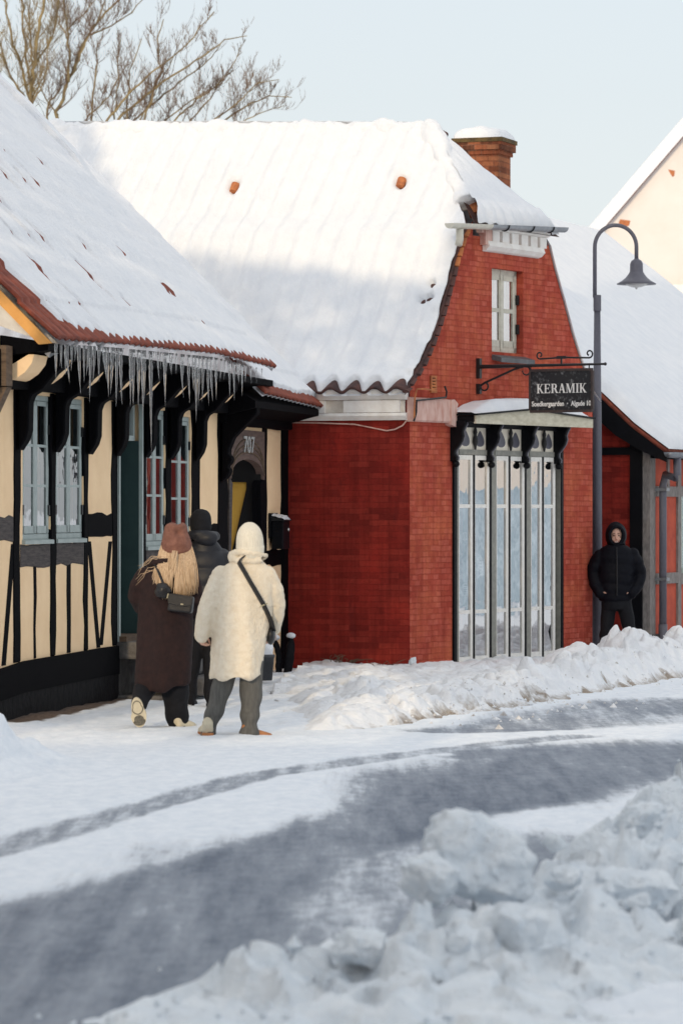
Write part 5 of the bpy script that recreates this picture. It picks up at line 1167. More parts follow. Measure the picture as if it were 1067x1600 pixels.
def lq2(l, q): return (CA*l+SA*q, -SA*l+CA*q)
LB = [(-16,11.5),(-9.9,11.5),(-9.3,11.4),(-7.3,9.8),(-6.75,9.5),(-6.5,8.5),(-3.7,8.12),(-2.5,8.0)]  # crown bottoms, shaped to let sun through to the road strip
LT = [(-16,20.5),(-13.5,19.4),(-12.3,17.1),(-11.9,16.55),(-8.1,15.75),(-7.95,20),(-7.6,21.5),(-2.5,21.5)]  # crown tops, shaped to end the shade across the red roof
def add_shade_tree(label, l0, l1, seed, q0=12.0):  # unseen tree put in to block the sun
    rr = random.Random(seed); lm = (l0+l1)/2; x, y = lq2(lm, q0); t_ = thing('lime_tree', label, 'tree', (x, y, 0), 'evergreen trees out of view')
    zb = float(np.interp(lm, *zip(*LB)))-q0*TE; zt = float(np.interp(lm, *zip(*LT)))-q0*TE
    obj('trunk', MB().tube([(x,y,-.1),(x,y,zb),(x,y,zt-.5)], [.24,.18,.05], 8), M['bark'], t_)
    c_ = MB(); n_ = int((l1-l0)*(zt-zb)*190)
    for k in range(n_):
        l = rr.uniform(l0, l1); dq = rr.uniform(-.6,.6); a, b = np.interp(l, *zip(*LB))-q0*TE, np.interp(l, *zip(*LT))-q0*TE
        s_ = rr.uniform(.07,.16); h = rr.uniform(a+s_, b-s_*.5) - dq*TE*1.0
        p = Vector((*lq2(l, q0+dq), h)); n1 = Vector((rr.gauss(0,1),rr.gauss(0,1),rr.gauss(0,1))).normalized(); n2 = n1.orthogonal().normalized()
        c_.add([p+n1*s_, p+n2*s_*.7, p-n1*s_, p-n2*s_*.7], [(0,1,2,3)])
    obj('crown', c_, M['yew'], t_)
for i, (l0, l1) in enumerate(((-16,-13.9),(-13.9,-12.0),(-12.0,-10.0),(-10.0,-8.0),(-8.0,-6.6),(-6.6,-4.6),(-4.6,-2.5))):
    add_shade_tree(['evergreen tree farthest from the camera in the clipped row','second evergreen from the far end of the clipped row','third evergreen from the far end of the clipped row','middle evergreen of the clipped row','tall evergreen just past the middle of the clipped row','tall evergreen last but one in the clipped row','tall evergreen at the near end of the clipped row'][i], l0, l1, 60+i, 12.0 if i < 4 else (8.0 if i < 5 else 4.5))
# ------------------------------------------------------------------ people
M['skin'] = simple('skin', (.70,.44,.34), (.60,.35,.26), 18, .55, .001)
M['teddy'] = simple('cream_teddy_fleece', (.82,.74,.61), (.72,.62,.48), 20, .95, .012, 70)
M['knit'] = simple('cream_rib_knit', (.78,.73,.62), (.64,.59,.49), 40, .9, .006, 60, stretch=(3,3,.3))
M['sage'] = simple('sage_corduroy', (.125,.122,.115), (.075,.074,.070), 22, .9, .004, 60, stretch=(2,2,.3))
M['tan'] = simple('tan_suede', (.46,.20,.085), (.34,.14,.06), 20, .85, .004)
M['brown_wool'] = simple('dark_brown_wool', (.026,.0125,.0125), (.014,.0075,.0085), 20, .92, .004, 70)
M['navy'] = simple('navy_cloth', (.006,.0068,.011), (.0035,.004,.0065), 20, .85, .003)
M['puffer'] = simple('dark_quilted_nylon', (.014,.016,.023), (.008,.009,.014), 14, .5, .004, 14)
M['puffer2'] = simple('black_quilted_nylon', (.0042,.005,.0095), (.0025,.003,.006), 14, .6, .004, 14, .12)
M['hatfur'] = simple('brown_fuzzy_felt', (.235,.110,.082), (.15,.066,.05), 24, .95, .008, 70)
M['blonde'] = simple('blonde_hair', (.68,.51,.34), (.36,.24,.15), 22, .5, 0, stretch=(6,6,.4))
M['leather'] = simple('black_leather', (.018,.018,.021), (.011,.011,.013), 20, .35, .002)
M['brass'] = simple('pale_brass', (.70,.58,.36), None, 20, .3, Metallic=.9)
M['rubber'] = simple('cream_rubber_sole', (.62,.56,.42), (.48,.43,.33), 16, .7)
M['sole_dark'] = simple('grey_sole_tread', (.20,.185,.15), (.07,.065,.055), 60, .8, .004)
def flat_ring(px_, py_, d, hw, dep, dy=0, tilt=0, slope=0):
    p = Pt(px_, py_, d); return (p.x, d+dy, p.z, hw*d/F, dep, tilt, slope)
def limb(mb, d, pts, n=12):                         # (px,py,half width px,dy)
    mb.tube([Pt(x, y, d) + Vector((0, dy, 0)) for x, y, r, dy in pts], [r*d/F for x, y, r, dy in pts], n); return mb
def joints(mb, d, pts):
    for x, y, r, dy in pts: rr = r*d/F; mb.ell(Pt(x, y, d)+Vector((0,dy,0)), (rr, rr, rr), 12, 8)
    return limb(mb, d, pts)
def hand(mb, w, axis, side, back, s=1.0, curl=.9, open_=0):
    """w wrist, axis towards the knuckles, side towards the thumb, back out of the back of the hand"""
    axis, side, back = Vector(axis).normalized(), Vector(side).normalized(), Vector(back).normalized()
    pts = [w - axis*.02*s, w + axis*.02*s, w + axis*.055*s, w + axis*.088*s]
    mb.tube(pts, [(.024*s,.019*s),(.033*s,.018*s),(.041*s,.016*s),(.040*s,.013*s)], 12, flat=side)
    for k, (off, ln) in enumerate(((.030,.074),(.010,.082),(-.010,.076),(-.029,.060))):
        p = w + axis*.085*s + side*off*s; dr = axis.copy(); q = [p]
        for j, f_ in enumerate((.45,.31,.24)):
            ang = curl*(.75,1.05,.8)[j]; dr = (dr*math.cos(ang) - back*math.sin(ang)).normalized(); q.append(q[-1]+dr*ln*s*f_)
        # keep the palm-side turn consistent: rotate about the side axis
        q = [p]; a_ = 0
        for j, f_ in enumerate((.45,.31,.24)):
            a_ += curl*(.75,1.05,.8)[j]*(1+.06*k); dr = axis*math.cos(a_) - back*math.sin(a_); q.append(q[-1]+dr*ln*s*f_)
        mb.tube(q, [.0095*s,.0090*s,.0082*s,.0066*s], 8)
    t0 = w + axis*.030*s + side*.034*s; t1 = t0 + (axis*.6+side*.75-back*.25).normalized()*.036*s; t2 = t1 + (axis*.85+side*.05-back*.45).normalized()*.030*s; t3 = t2 + (axis*.75-side*.25-back*.5).normalized()*.022*s
    mb.tube([t0 - side*.012*s, t0, t1, t2, t3], [.014*s,.0135*s,.0115*s,.010*s,.0075*s], 8); return mb
def cloth(name, mb, mat, par, vox=.014, sm=5, disp=None, fac=.5):
    me = remesh(mb, vox, sm, fac)
    if disp: displace(me, disp)
    return link(name, me, M[mat], par, None, True)
def head(mb, c, r, fwd=(0,-1,0), face=True):        # skull, jaw, nose, ears, neck
    f = Vector(fwd).normalized(); s_ = f.cross(Vector((0,0,1))); c = Vector(c)
    mb.ell(c+Vector((0,0,.02))-f*.008, (r*.80,r*.98,r*1.0), 18, 14); mb.ell(c+f*.022+Vector((0,0,-.045)), (r*.62,r*.72,r*.74), 16, 12); mb.ell(c+f*.045+Vector((0,0,-.098)), (r*.34,r*.32,r*.22), 12, 8)
    mb.tube([c+f*(r*.86)+Vector((0,0,.015)), c+f*(r*1.02)+Vector((0,0,-.008)), c+f*(r*1.16)+Vector((0,0,-.030)), c+f*(r*.92)+Vector((0,0,-.040))], [.009,.011,.015,.012], 10)
    for q in (1,-1):
        mb.ell(c+s_*q*r*.80+Vector((0,0,-.012)), (.011,.018,.030), 10, 8); mb.ell(c+f*r*.80+s_*q*.036+Vector((0,0,-.032)), (.022,.016,.018), 10, 8)
        mb.ell(c+f*r*.90+s_*q*.030+Vector((0,0,.030)), (.024,.010,.009), 10, 8)
    mb.tube([c+Vector((0,0,-.06))-f*.01, c+Vector((0,0,-.19))-f*.02], [.056,.062], 12); return mb
def body_core(mb, d, cx, ysh, yhip, hw, dy=0):
    mb.loft([flat_ring(cx, yhip+.06*F/d, d, .13*F/d, .10, dy), flat_ring(cx, yhip, d, .155*F/d, .11, dy), flat_ring(cx, (ysh+yhip)/2, d, .125*F/d, .095, dy), flat_ring(cx, ysh+.12*F/d, d, .15*F/d, .10, dy), flat_ring(cx, ysh, d, hw, .08, dy), flat_ring(cx, ysh-.05*F/d, d, .07*F/d, .06, dy)], 18)

# --- woman in the cream teddy coat
d = 29.1
A = thing('person', 'woman seen from behind in a long cream teddy coat and cream knit beanie', 'person', Pt(365, 1152, d))
mb = MB(); head(mb, Pt(391, 854, d), .094, (.25,1,0)); body_core(mb, d, 380, 892, 1020, 38)
limb(mb, d, [(343,893,8,0),(330,928,8.5,-.02),(320,960,7,-.04),(317,990,5.2,-.05)]); limb(mb, d, [(420,892,8,0),(433,930,8.5,.03),(432,962,7,.12),(425,985,5.2,.2)])
limb(mb, d, [(356,1020,15,0),(343,1086,10,-.03),(330,1132,5,-.04)]); limb(mb, d, [(394,1020,15,0),(393,1088,10,.02),(391,1136,5,0)])
wl_ = Pt(316.5, 986, d)+Vector((0,-.06,0)); hand(mb, wl_, (-.02,.05,-1), (.55,.8,0), (-.85,-.45,0), 1.0, .85)
wr_ = Pt(426, 984, d)+Vector((0,.2,0)); hand(mb, wr_, (-.1,.3,-1), (-.6,.6,0), (.8,.3,0), 1.0, .7)
link('body', remesh(mb, .0065, 3), M['skin'], A, None, True)
mb = MB(); mb.loft([flat_ring(368.5,1059,d,41.5,.205,0,.01,.02), flat_ring(368.5,1056,d,42.5,.215), flat_ring(371,1035,d,43,.21), flat_ring(374,1000,d,44,.20), flat_ring(377,965,d,45.5,.19), flat_ring(380,935,d,46,.175), flat_ring(382,912,d,45,.16), flat_ring(384,897,d,42,.145), flat_ring(386,886,d,35,.13), flat_ring(388,877,d,25,.11), flat_ring(389,870,d,19,.095)], 30)
joints(mb, d, [(346,899,15,.0),(334,925,16.5,-.02),(325,950,15.5,-.04),(320,972,14,-.05),(317,990,12,-.06)]); joints(mb, d, [(418,898,15,0),(428,922,15.5,.03),(432,945,15,.08),(430,966,14,.14),(427,980,12.5,.19)])
def fleece(c): return .026*(vn3(c*np.array([7,7,2.4]))-.5) + .008*(vn3(c*46)-.5) + .016*np.sin(c[:,0]*34+3*vn3(c*4))*np.clip((1.25-c[:,2])*1.6, 0, 1)
cloth('coat', mb, 'teddy', A, .011, 5, fleece)
mb = MB(); pc = Pt(389, 869, d)
for ph0, rz, rr_, tl in ((0, 0, .125, .02),):
    ring = [pc + Vector((.140*math.cos(q), .115*math.sin(q), .012*math.sin(q*2+.5) - .035*math.sin(q))) for q in np.linspace(0, 2*math.pi, 25)]
    mb.tube(ring, [.026+.006*math.sin(3*q) for q in np.linspace(0, 6.28, 25)], 10, cap=False)
mb.ell(pc+Vector((0,-.09,-.035)), (.115,.045,.042), 14, 10)
mb.ell(pc+Vector((-.12,-.05,-.01)), (.045,.04,.04), 10, 8)
cloth('collar', mb, 'teddy', A, .010, 4, fleece)
n_ = 64; rings = []
prof = [(867,19.8),(862,20.6),(855,21.2),(846,21.3),(838,20.4),(831,18.6),(825,15.6),(821,11.5),(818.6,7)]
vv = []; mb = MB()
for i_, (py_, hw_) in enumerate(prof):
    p = Pt(391 - (867-py_)*.02, py_, d)
    for k in range(n_):
        q = 2*math.pi*k/n_; rb = 1 + .045*math.cos(k*math.pi) * (1 if i_ < 6 else .5); rr_ = hw_*d/F*rb
        vv.append((p.x+rr_*math.cos(q), d-.005+rr_*1.15*math.sin(q), p.z + .022*math.sin(q)))
m_ = len(prof); mb.add(vv, [(i*n_+k, i*n_+(k+1)%n_, (i+1)*n_+(k+1)%n_, (i+1)*n_+k) for i in range(m_-1) for k in range(n_)] + [tuple((m_-1)*n_+k for k in range(n_))])
bn = obj('beanie', mb, M['knit'], A, None, True); sdv = bn.modifiers.new('s','SUBSURF'); sdv.levels = 1; sdv.render_levels = 1
ru = [(858+2*math.sin(0), 0)]
obj('beanie_cuff', MB().loft([(Pt(391,868,d).x, d-.005, Pt(391,868,d).z, .105, .120, .022), (Pt(391,863,d).x, d-.005, Pt(391,863,d).z, .112, .129, .022), (Pt(391,853,d).x, d-.005, Pt(391,853,d).z, .113, .130, .022), (Pt(391,851,d).x, d-.005, Pt(391,851,d).z, .107, .124, .022)], 40, False), M['knit'], A, None, True)
mb = MB(); joints(mb, d, [(356,1035,19,0),(349,1065,16.5,-.01),(341,1095,14.8,-.02),(332,1122,13,-.03),(326,1143,12.5,-.05)]); cr = lambda c: .011*np.sin(c[:,2]*26+9*vn3(c*3)) *np.clip((.55-c[:,2])*2,0,1) + .02*(vn3(c*7)-.5)
cloth('trouser_leg', mb, 'sage', A, .011, 4, cr)
mb = MB(); joints(mb, d, [(394,1035,20,0),(393,1065,18.5,.01),(392,1095,16.5,.02),(390,1122,14.5,.0),(389,1147,14,-.02)]); cloth('trouser_leg', mb, 'sage', A, .011, 4, cr)
def shoe(px_, py_, d, ang, mat, par, ln=.27, w=.052, dy=0, sole='tan', name='shoe'):
    p = Pt(px_, py_, d)+Vector((0,dy,0)); f = Vector((math.sin(R(ang)), math.cos(R(ang)), 0)); u = Vector((0,0,1)); mb = MB()
    mb.tube([p-f*.06+u*.045, p-f*.03+u*.05, p+f*.05+u*.048, p+f*(ln-.14)+u*.036, p+f*(ln-.08)+u*.028], [(w*.8,.042),(w*.95,.048),(w*.95,.045),(w*1.05,.034),(w*.6,.024)], 14, flat=f.cross(u)); mb.ell(p-f*.03+u*.09, (w*.9,w*.9,.06), 12, 8)
    o = cloth(name, mb, mat, par, .009, 4)
    sl_ = MB(); sp = [(-.085,.030),(-.07,.042),(-.02,.046),(.06,.044),(ln-.16,.052),(ln-.10,.046),(ln-.07,.022)]
    s_ = f.cross(u); top_ = [p+f*a+s_*b for a, b in sp]+[p+f*a-s_*b for a, b in sp[::-1]]; m_ = len(top_)
    sl_.add([v+u*.0 for v in top_]+[v+u*.024 for v in top_], [tuple(range(m_-1,-1,-1)), tuple(range(m_,2*m_))]+[(i,(i+1)%m_,(i+1)%m_+m_,i+m_) for i in range(m_)])
    obj('sole', sl_, M[sole], o); return o
shoe(324,1148.5,d,-12,'rubber',A, dy=-.05); shoe(391,1157,d,62,'tan',A, dy=-.02)  # left shoe cream: sunlight on one of the pair put into its colour
cb = thing('crossbody_bag', 'black bag on a broad strap across the back of the cream teddy coat', 'bag', Pt(427, 975, d))
path = [(384,868,-.10),(377,873,-.125),(374,878,-.150),(383,893,-.172),(394,912,-.187),(404,929,-.192),(412,943,-.180),(418,956,-.150),(423,968,-.10),(427,985,-.03)]
mb = MB(); P = [Pt(x, y, d)+Vector((0,dy,0)) for x, y, dy in path]; fine = []
for a, b_ in zip(P[:-1], P[1:]): fine += [a.lerp(b_, q/3) for q in range(3)]
fine.append(P[-1]); mb.tube(fine, [(.029,.007)]*len(fine), 8, flat=(.8,0,.6)); obj('strap', mb, M['leather'], cb, None, True)
bl = Pt(413, 945, d)+Vector((0,-.188,0)); obj('buckle', MB().tube([bl+Vector((-.03,-.01,-.012)), bl+Vector((.03,.0,.018))], .006, 6), M['brass'], cb)
me = remesh(MB().ell(Pt(423,992,d)+Vector((0,.03,0)), (.04,.10,.085), 14, 10), .012, 2); link('pouch', me, M['leather'], cb, None, True)

# --- woman in the dark brown coat, long blonde hair, one foot lifted behind
d = 30.1
B = thing('person', 'woman walking away in dark brown coat, with long blonde hair and fuzzy brown hat', 'person', Pt(262, 1140, d))
mb = MB(); head(mb, Pt(276, 852, d), .092, (-.2,1,0)); body_core(mb, d, 260, 895, 1020, 36)
limb(mb, d, [(224,898,8,0),(212,930,8,.02),(218,950,6.5,.22),(232,948,5,.36)]); limb(mb, d, [(298,896,8,0),(307,935,8,.05),(300,960,6.5,.22),(288,958,5,.36)])
hand(mb, Pt(233,948,d)+Vector((0,.37,0)), (.3,.9,0), (0,.2,1), (-.9,.3,0), 1, .8); hand(mb, Pt(287,958,d)+Vector((0,.37,0)), (-.3,.9,0), (0,.2,1), (.9,.3,0), 1, .8)
limb(mb, d, [(272,1025,14,0),(272,1085,9,.05),(277,1134,6,.06)]); limb(mb, d, [(240,1025,14,0),(230,1078,9,.05),(222,1092,6,-.32)])
link('body', remesh(mb, .0065, 3), M['skin'], B, None, True)
mb = MB(); mb.loft([flat_ring(256,1073,d,39.5,.20,0,.03,.045), flat_ring(256,1069,d,41,.215,0,.03,.04), flat_ring(257,1040,d,41.5,.21,0,.02,.02), flat_ring(258,1000,d,42,.195), flat_ring(258.5,965,d,41,.18), flat_ring(259,935,d,42,.17), flat_ring(260,912,d,43.5,.16), flat_ring(261,899,d,41,.145), flat_ring(262,888,d,33,.13), flat_ring(263,880,d,22,.10)], 30)
joints(mb, d, [(226,900,14,0),(217,918,14.5,0),(214,932,14,.03),(219,947,12.5,.14),(228,952,11.5,.26)]); joints(mb, d, [(297,899,14,0),(303,920,13.5,.02),(305,940,13,.06),(301,957,12.5,.16),(292,961,11.5,.26)])
wool = lambda c: .024*(vn3(c*np.array([8,8,2.2]))-.5) + .016*np.sin(c[:,0]*30+4*vn3(c*3))*np.clip((1.1-c[:,2])*1.5, 0, 1) + .004*(vn3(c*40)-.5)
cloth('coat', mb, 'brown_wool', B, .011, 5, wool)
cloth('collar', MB().tube([Pt(264,884,d)+Vector((.15*math.cos(q), .12*math.sin(q), .03*math.cos(q+2))) for q in np.linspace(0,6.283,22)], .035, 10, cap=False), 'brown_wool', B, .011, 4, wool)
mb = MB(); joints(mb, d, [(271,1050,20,0),(274,1075,22,.03),(276,1100,20.5,.05),(277,1118,18,.06),(277.5,1133,15.5,.06)]); cr2 = lambda c: .010*np.sin(c[:,2]*30+9*vn3(c*3))*np.clip((.5-c[:,2])*2.4,0,1) + .02*(vn3(c*6)-.5)
cloth('trouser_leg', mb, 'navy', B, .011, 4, cr2)
mb = MB(); joints(mb, d, [(240,1045,19,0),(231,1068,17,.05),(226,1080,16,-.05),(222,1090,14.5,-.20),(221,1095,13,-.29)]); cloth('trouser_leg', mb, 'navy', B, .011, 4, cr2)
shoe(281,1141,d,35,'rubber',B, dy=.04, sole='rubber')
# lifted shoe: sole turned to the viewer
p = Pt(220, 1110, d)+Vector((0,-.36,0)); Rm = Matrix.Translation(p) @ Matrix.Rotation(R(-8), 4, 'Y') @ Matrix.Rotation(R(12), 4, 'X')
def oval(hw, hh, k=26, heel=.82): return [((hw*(heel if math.sin(q) > 0 else 1)*(1-.10*math.exp(-((math.sin(q)-.1)/.3)**2))*math.cos(q)), hh*math.sin(q)) for q in np.linspace(0, 2*math.pi, k+1)[:-1]]
so_ = obj('sole', MB().prism(oval(.068,.125), 0, .035), M['rubber'], B, Rm)
obj('tread', MB().prism([(x, z+.045) for x, z in oval(.050,.060)], -.004, .001), M['sole_dark'], so_, Rm); obj('tread', MB().prism([(x, z-.065) for x, z in oval(.053,.044)], -.004, .001), M['sole_dark'], so_, Rm)
hz = MB()
for k in range(5): hz.prism([(x*(.9-.16*k)+0, z*(.9-.16*k)+.045) for x, z in oval(.046,.056)], -.0045-.001*k, -.003) if k % 2 == 0 else None
obj('tread_rings', hz, M['rubber'], so_, Rm)
me = remesh(MB().tube([(0,.045,-.10),(0,.055,0),(0,.05,.09)], [(.05,.03),(.06,.042),(.055,.04)], 14).ell((0,.085,.07),(.05,.06,.05)), .01, 3); link('shoe', me, M['navy'], B, Rm, True)
# hair: strands falling from under the hat over the back
hb = MB(); rr = random.Random(5)
for k in range(760):
    t_ = rr.uniform(-1, 1); lay = rr.random()
    x0 = 276+t_*24; x1 = 275 + t_*33 + rr.gauss(0,1.5) - (4 if t_ < 0 else 0); yend = 925 + rr.uniform(-16, 8) + 6*math.cos(t_*2.5) - (10 if abs(t_+.12) < .16 else 0)
    if abs(t_+.03) < .09 and rr.random() < .8: yend -= 26
    bk = math.sqrt(max(0, 1-(t_*.93)**2)); pts = []
    for q in np.linspace(0, 1, 7):
        x = x0+(x1-x0)*q**.8 + 1.6*math.sin(q*4+t_*6); y = 852+(yend-852)*q; pts.append(Pt(x, y, d)+Vector((0, -(.085+.125*min(1,q*1.6))*bk - .012*lay + .02 - (.0 if q < .5 else .01), 0)))
    hb.tube(pts, [.0048,.0052,.0052,.005,.0045,.0036,.0012], 4)
for k in range(6):                                  # wind-blown wisps over the left shoulder
    y0 = rr.uniform(868,890); pts = [Pt(255-q*rr.uniform(34,42), y0+q*rr.uniform(14,26)-8*math.sin(q*3), d)+Vector((0,-.10-.06*q,0)) for q in np.linspace(0,1,6)]; hb.tube(pts, [.004,.0035,.003,.0025,.002,.001], 4)
cap_ = MB(); Pn = []
for t_ in np.linspace(-1,1,26):
    bk = math.sqrt(max(0,1-(t_*.93)**2)); row = []
    for q in np.linspace(0,.93,10): 
        ye = 918-(22 if abs(t_+.03) < .1 else 0); row.append(Pt(276+t_*(23+8.5*q**.8), 850+(ye-850)*q, d)+Vector((0,-(.078+.120*min(1,q*1.6))*bk+.02,0)))
    Pn.append(row)
cap_.grid(np.array([[tuple(v) for v in r] for r in Pn]))
hr = obj('hair', hb, M['blonde'], B, None, True); obj('hair_under', cap_, M['blonde'], hr, None, True)
mb = MB(); mb.loft([flat_ring(276,861,d,22,.125,0,.03), flat_ring(276.5,857,d,24,.137,0,.03), flat_ring(276,849,d,24.2,.137,0,.025), flat_ring(275.5,840,d,21.5,.122,0,.01), flat_ring(275,831,d,19.3,.11), flat_ring(275,823,d,17.6,.10), flat_ring(275.5,817.5,d,14,.08), flat_ring(276,816,d,8,.05)], 30)
pd = Pt(280, 831, d)
cloth('hat', mb, 'hatfur', B, .010, 4, lambda c: -.040*np.exp(-(((c[:,0]-pd.x)/.035)**2+((c[:,2]-pd.z)/.032)**2))*(c[:,1] < d) -.02*np.exp(-(((c[:,0]-pd.x+.01)/.03)**2))*(c[:,2] > pd.z+.05) + .010*(vn3(c*32)-.5) + .014*(vn3(c*13)-.5))
hg = thing('handbag', 'small black leather flap handbag with gold clasp worn on the back of the brown coat', 'bag', Pt(285, 942, d))
HM = Matrix.Translation(Pt(285, 941, d)+Vector((0,-.235,0))) @ Matrix.Rotation(R(-12), 4, 'Z') @ Matrix.Rotation(R(5), 4, 'Y')
o = obj('bag_body', MB().prism([(-.105,-.075),(.10,-.078),(.105,.06),(-.10,.075)], -.035, .045), M['leather'], hg, HM); bev(o, .018, 3)
o = obj('flap', MB().prism([(-.104,.072),(.108,.058),(.105,-.012),(.02,-.03),(-.098,-.010)], -.047, -.037), M['leather'], hg, HM); bev(o, .004, 2)
obj('clasp', MB().tube([(.012,-.052,-.008),(.035,-.052,-.008)], .006, 6), M['brass'], hg, HM)
obj('zip_pull', MB().tube([(-.10,-.05,.07),(-.105,-.055,.03)], .005, 6), M['brass'], hg, HM)
obj('strap', MB().tube([HM @ Vector((-.10,-.0,.07)), Pt(259,915,d)+Vector((0,-.23,0)), Pt(250,893,d)+Vector((0,-.18,0)), Pt(243,880,d)+Vector((0,-.10,0)), Pt(244,884,d)+Vector((0,.05,0))], [(.012,.004)]*5, 6), M['leather'], hg)
cloth('pompom', MB().ell(Pt(257,922,d)+Vector((0,-.235,0)), (.068,.05,.066), 16, 12), 'leather', hg, .008, 2, lambda c: .018*(vn3(c*34)-.5))

# --- person ahead in the dark quilted jacket
d = 33.6
Cc = thing('person', 'person ahead in dark quilted jacket and black beanie, half hidden by two women', 'person', Pt(318, 1105, d))
mb = MB(); head(mb, Pt(315, 824, d), .094, (.1,1,0)); body_core(mb, d, 322, 868, 975, 32)
limb(mb, d, [(292,872,8,0),(286,910,8,.02),(288,940,6,.10),(298,958,5,.17)]); limb(mb, d, [(352,872,8,0),(358,910,8,.02),(356,940,6,.1),(345,958,5,.17)])
hand(mb, Pt(299,958,d)+Vector((0,.17,0)), (0,.3,-1), (.6,.8,0), (-.9,.2,0), 1, .8); hand(mb, Pt(343,958,d)+Vector((0,.18,0)), (0,.3,-1), (-.6,.8,0), (.9,.2,0), 1, .8)
limb(mb, d, [(310,975,12,0),(302,1040,7,.05),(297,1090,4.5,.1)]); limb(mb, d, [(330,975,12,0),(328,1040,7,-.02),(332,1082,4.5,-.16)])
link('body', remesh(mb, .008, 3), M['skin'], Cc, None, True)
quilt = lambda c: .014*np.abs(np.sin(c[:,2]*math.pi/.16)) + .008*(vn3(c*9)-.5)
mb = MB(); mb.loft([flat_ring(322,988,d,30,.17), flat_ring(322,984,d,32,.18), flat_ring(322,950,d,33,.18), flat_ring(322,910,d,35,.175), flat_ring(322,882,d,36,.16), flat_ring(321,866,d,32,.14), flat_ring(320,855,d,24,.12), flat_ring(319,846,d,17,.10)], 28)
joints(mb, d, [(294,872,13,0),(287,892,13,0),(285,915,13,.02),(287,936,12,.09),(297,955,10.5,.16)]); joints(mb, d, [(349,871,13,0),(357,892,13,0),(359,915,13,.02),(357,936,12,.09),(346,955,10.5,.16)])
cloth('jacket', mb, 'puffer', Cc, .011, 4, quilt)
cloth('hood', MB().ell(Pt(320,840,d)+Vector((.02,-.10,0)), (.115,.075,.075), 14, 10).tube([Pt(318,838,d)+Vector((.12*math.cos(q), .12*math.sin(q), -.02*math.sin(q))) for q in np.linspace(0,6.283,20)], .042, 10, cap=False), 'puffer', Cc, .011, 4, lambda c: .014*(vn3(c*10)-.5))
mb = MB(); joints(mb, d, [(310,980,15,0),(303,1035,12,.05),(297,1085,10.5,.1),(296,1099,10,.1)]); joints(mb, d, [(331,980,15,0),(329,1035,12,-.02),(331,1075,10.5,-.14),(332,1090,10,-.18)]); cloth('trousers', mb, 'navy', Cc, .011, 4, cr2)
mb = MB(); mb.loft([flat_ring(314,829,d,16.4,.105,0,.02), flat_ring(314,820,d,17.2,.112,0,.02), flat_ring(314,810,d,17,.11), flat_ring(314,802,d,14,.092), flat_ring(314,797,d,9,.06), flat_ring(314,795.4,d,4,.03)], 26); cloth('beanie', mb, 'navy', Cc, .009, 4, lambda c: .006*(vn3(c*30)-.5))
shoe(297,1106,d,5,'navy',Cc, dy=.08, sole='navy'); shoe(332,1101,d,5,'navy',Cc, dy=-.2, sole='navy')

# --- man with the hood, hands in his pockets, facing us
d = 46.1
Dm = thing('person', 'smiling man in a hooded black quilted jacket leaning by the street lamp', 'person', Pt(962, 1025, d))
c = Pt(961.5, 838, d)
mb = MB(); head(mb, c, .110, (0,-1,0)); body_core(mb, d, 962, 870, 932, 24)
limb(mb, d, [(936,868,6.5,0),(928,895,6.5,.03),(932,915,5.5,-.03),(939,928,4.4,-.10)]); limb(mb, d, [(988,867,6.5,0),(997,895,6.5,.03),(993,915,5.5,-.03),(984,928,4.4,-.10)])
hand(mb, Pt(939.5,922,d)+Vector((0,-.085,0)), (.32,.0,-1), (.5,-.8,.1), (-.7,-.7,0), .8, .8); hand(mb, Pt(983.5,922,d)+Vector((0,-.085,0)), (-.32,.0,-1), (-.5,-.8,.1), (.7,-.7,0), .8, .8)
limb(mb, d, [(952,945,10,0),(947,985,7,-.02),(943,1018,5,0)]); limb(mb, d, [(973,945,10,0),(979,985,7,-.02),(984,1018,5,0)])
hm = link('body', remesh(mb, .0065, 2), M['skin'], Dm, None, True)
M['eye'] = simple('dark_eye', (.03,.022,.018), None, 20, .2); M['lip'] = simple('lip', (.36,.13,.10), (.30,.11,.09), 20, .5); M['teeth'] = simple('teeth', (.75,.72,.66), None, 20, .4); M['brow'] = simple('brown_brow', (.09,.055,.04), None, 20, .8)
for q in (-1, 1):
    obj('eye', MB().ell(c+Vector((q*.031,-.094,.010)), (.014,.010,.006), 10, 8), M['eye'], hm); obj('eyebrow', MB().tube([c+Vector((q*.014,-.111,.031)), c+Vector((q*.032,-.109,.037)), c+Vector((q*.050,-.092,.030))], [.004,.005,.003], 6), M['brow'], hm)
ml = [c+Vector((x,-.106+.55*x*x*10*.2-.0+abs(x)*.18,-.071+abs(x)**1.6*4.2*.4)) for x in np.linspace(-.034,.034,11)]
obj('mouth', MB().tube(ml, [.003]+[.008]*9+[.003], 8), M['lip'], hm); obj('teeth', MB().tube([p_+Vector((0,-.005,.000)) for p_ in ml[2:-2]], .0045, 6), M['teeth'], hm)
quilt2 = lambda c_: .009*np.abs(np.sin(c_[:,2]*math.pi/.13+1.2*vn3(c_*3))) + .016*(vn3(c_*7)-.5) + .008*(vn3(c_*17)-.5)
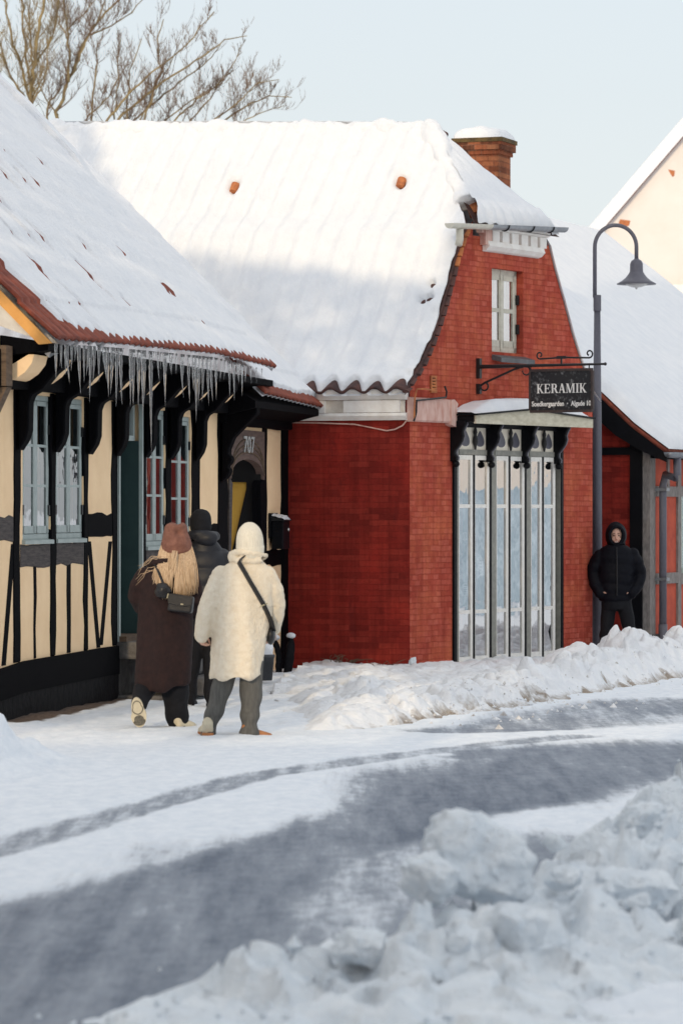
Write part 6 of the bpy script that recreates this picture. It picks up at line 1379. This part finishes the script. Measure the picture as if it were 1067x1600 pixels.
mb = MB(); mb.loft([flat_ring(961,939,d,23,.14), flat_ring(961,936,d,26,.155), flat_ring(961,915,d,27.5,.16), flat_ring(961.5,893,d,29,.165), flat_ring(962,876,d,30,.155), flat_ring(962,865,d,29,.15), flat_ring(962,858,d,23,.13), flat_ring(962,852,d,15,.11)], 28)
joints(mb, d, [(936,870,10.5,0),(930,882,10.5,.01),(926.5,895,10.2,.03),(929,910,9.5,-.01),(936,926,7.6,-.075)]); joints(mb, d, [(988,867,10.5,0),(995,881,10.5,.01),(1000,897,10,.03),(996,912,9.3,-.01),(986,927,7.6,-.075)])
cloth('jacket', mb, 'puffer2', Dm, .011, 4, quilt2)
obj('zip', MB().tube([Pt(961.5,855,d)+Vector((0,-.135,0)), Pt(961.5,872,d)+Vector((0,-.185,0)), Pt(961.5,900,d)+Vector((0,-.195,0)), Pt(961.5,930,d)+Vector((0,-.178,0))], .007, 6), M['leather'], Dm)
# hood: an open shell round the face
mb = MB(); hc = Pt(962, 835, d)
for q in np.linspace(0, 1, 6):
    rx, rz, yy, cz = (.088+.030*math.sin(q*1.5708)) if q < .8 else .100, .112+.042*math.sin(q*1.5708), -.085+.19*q, .0
    ring = [hc + Vector((rx*math.cos(a), yy+.0, -.012+rz*math.sin(a)*(1 if math.sin(a) > 0 else 1.05))) for a in np.linspace(0, 2*math.pi, 27)]
    mb.tube(ring, .026, 8, cap=False)
mb.ell(hc+Vector((0,.10,-.0)), (.10,.05,.13), 14, 10)
mb.tube([hc+Vector((.14*math.cos(a), .02+.115*math.sin(a), -.165)) for a in np.linspace(0,6.283,22)], .045, 10, cap=False)
cloth('hood', mb, 'puffer2', Dm, .010, 4, lambda c_: .007*(vn3(c_*12)-.5))
mb = MB(); joints(mb, d, [(952,938,13,0),(949,962,11.5,-.01),(946,988,10,-.02),(943,1014,9,0)]); joints(mb, d, [(973,938,13,0),(978,962,11.5,-.05),(983,988,10,-.10),(987,1014,9,-.06)]); mb.loft([flat_ring(962,952,d,23.5,.15), flat_ring(962,925,d,24,.15)], 20)
cloth('trousers', mb, 'navy', Dm, .011, 3, cr2)
shoe(943,1026,d,170,'navy',Dm, sole='navy'); shoe(988,1026,d,205,'navy',Dm, sole='navy')
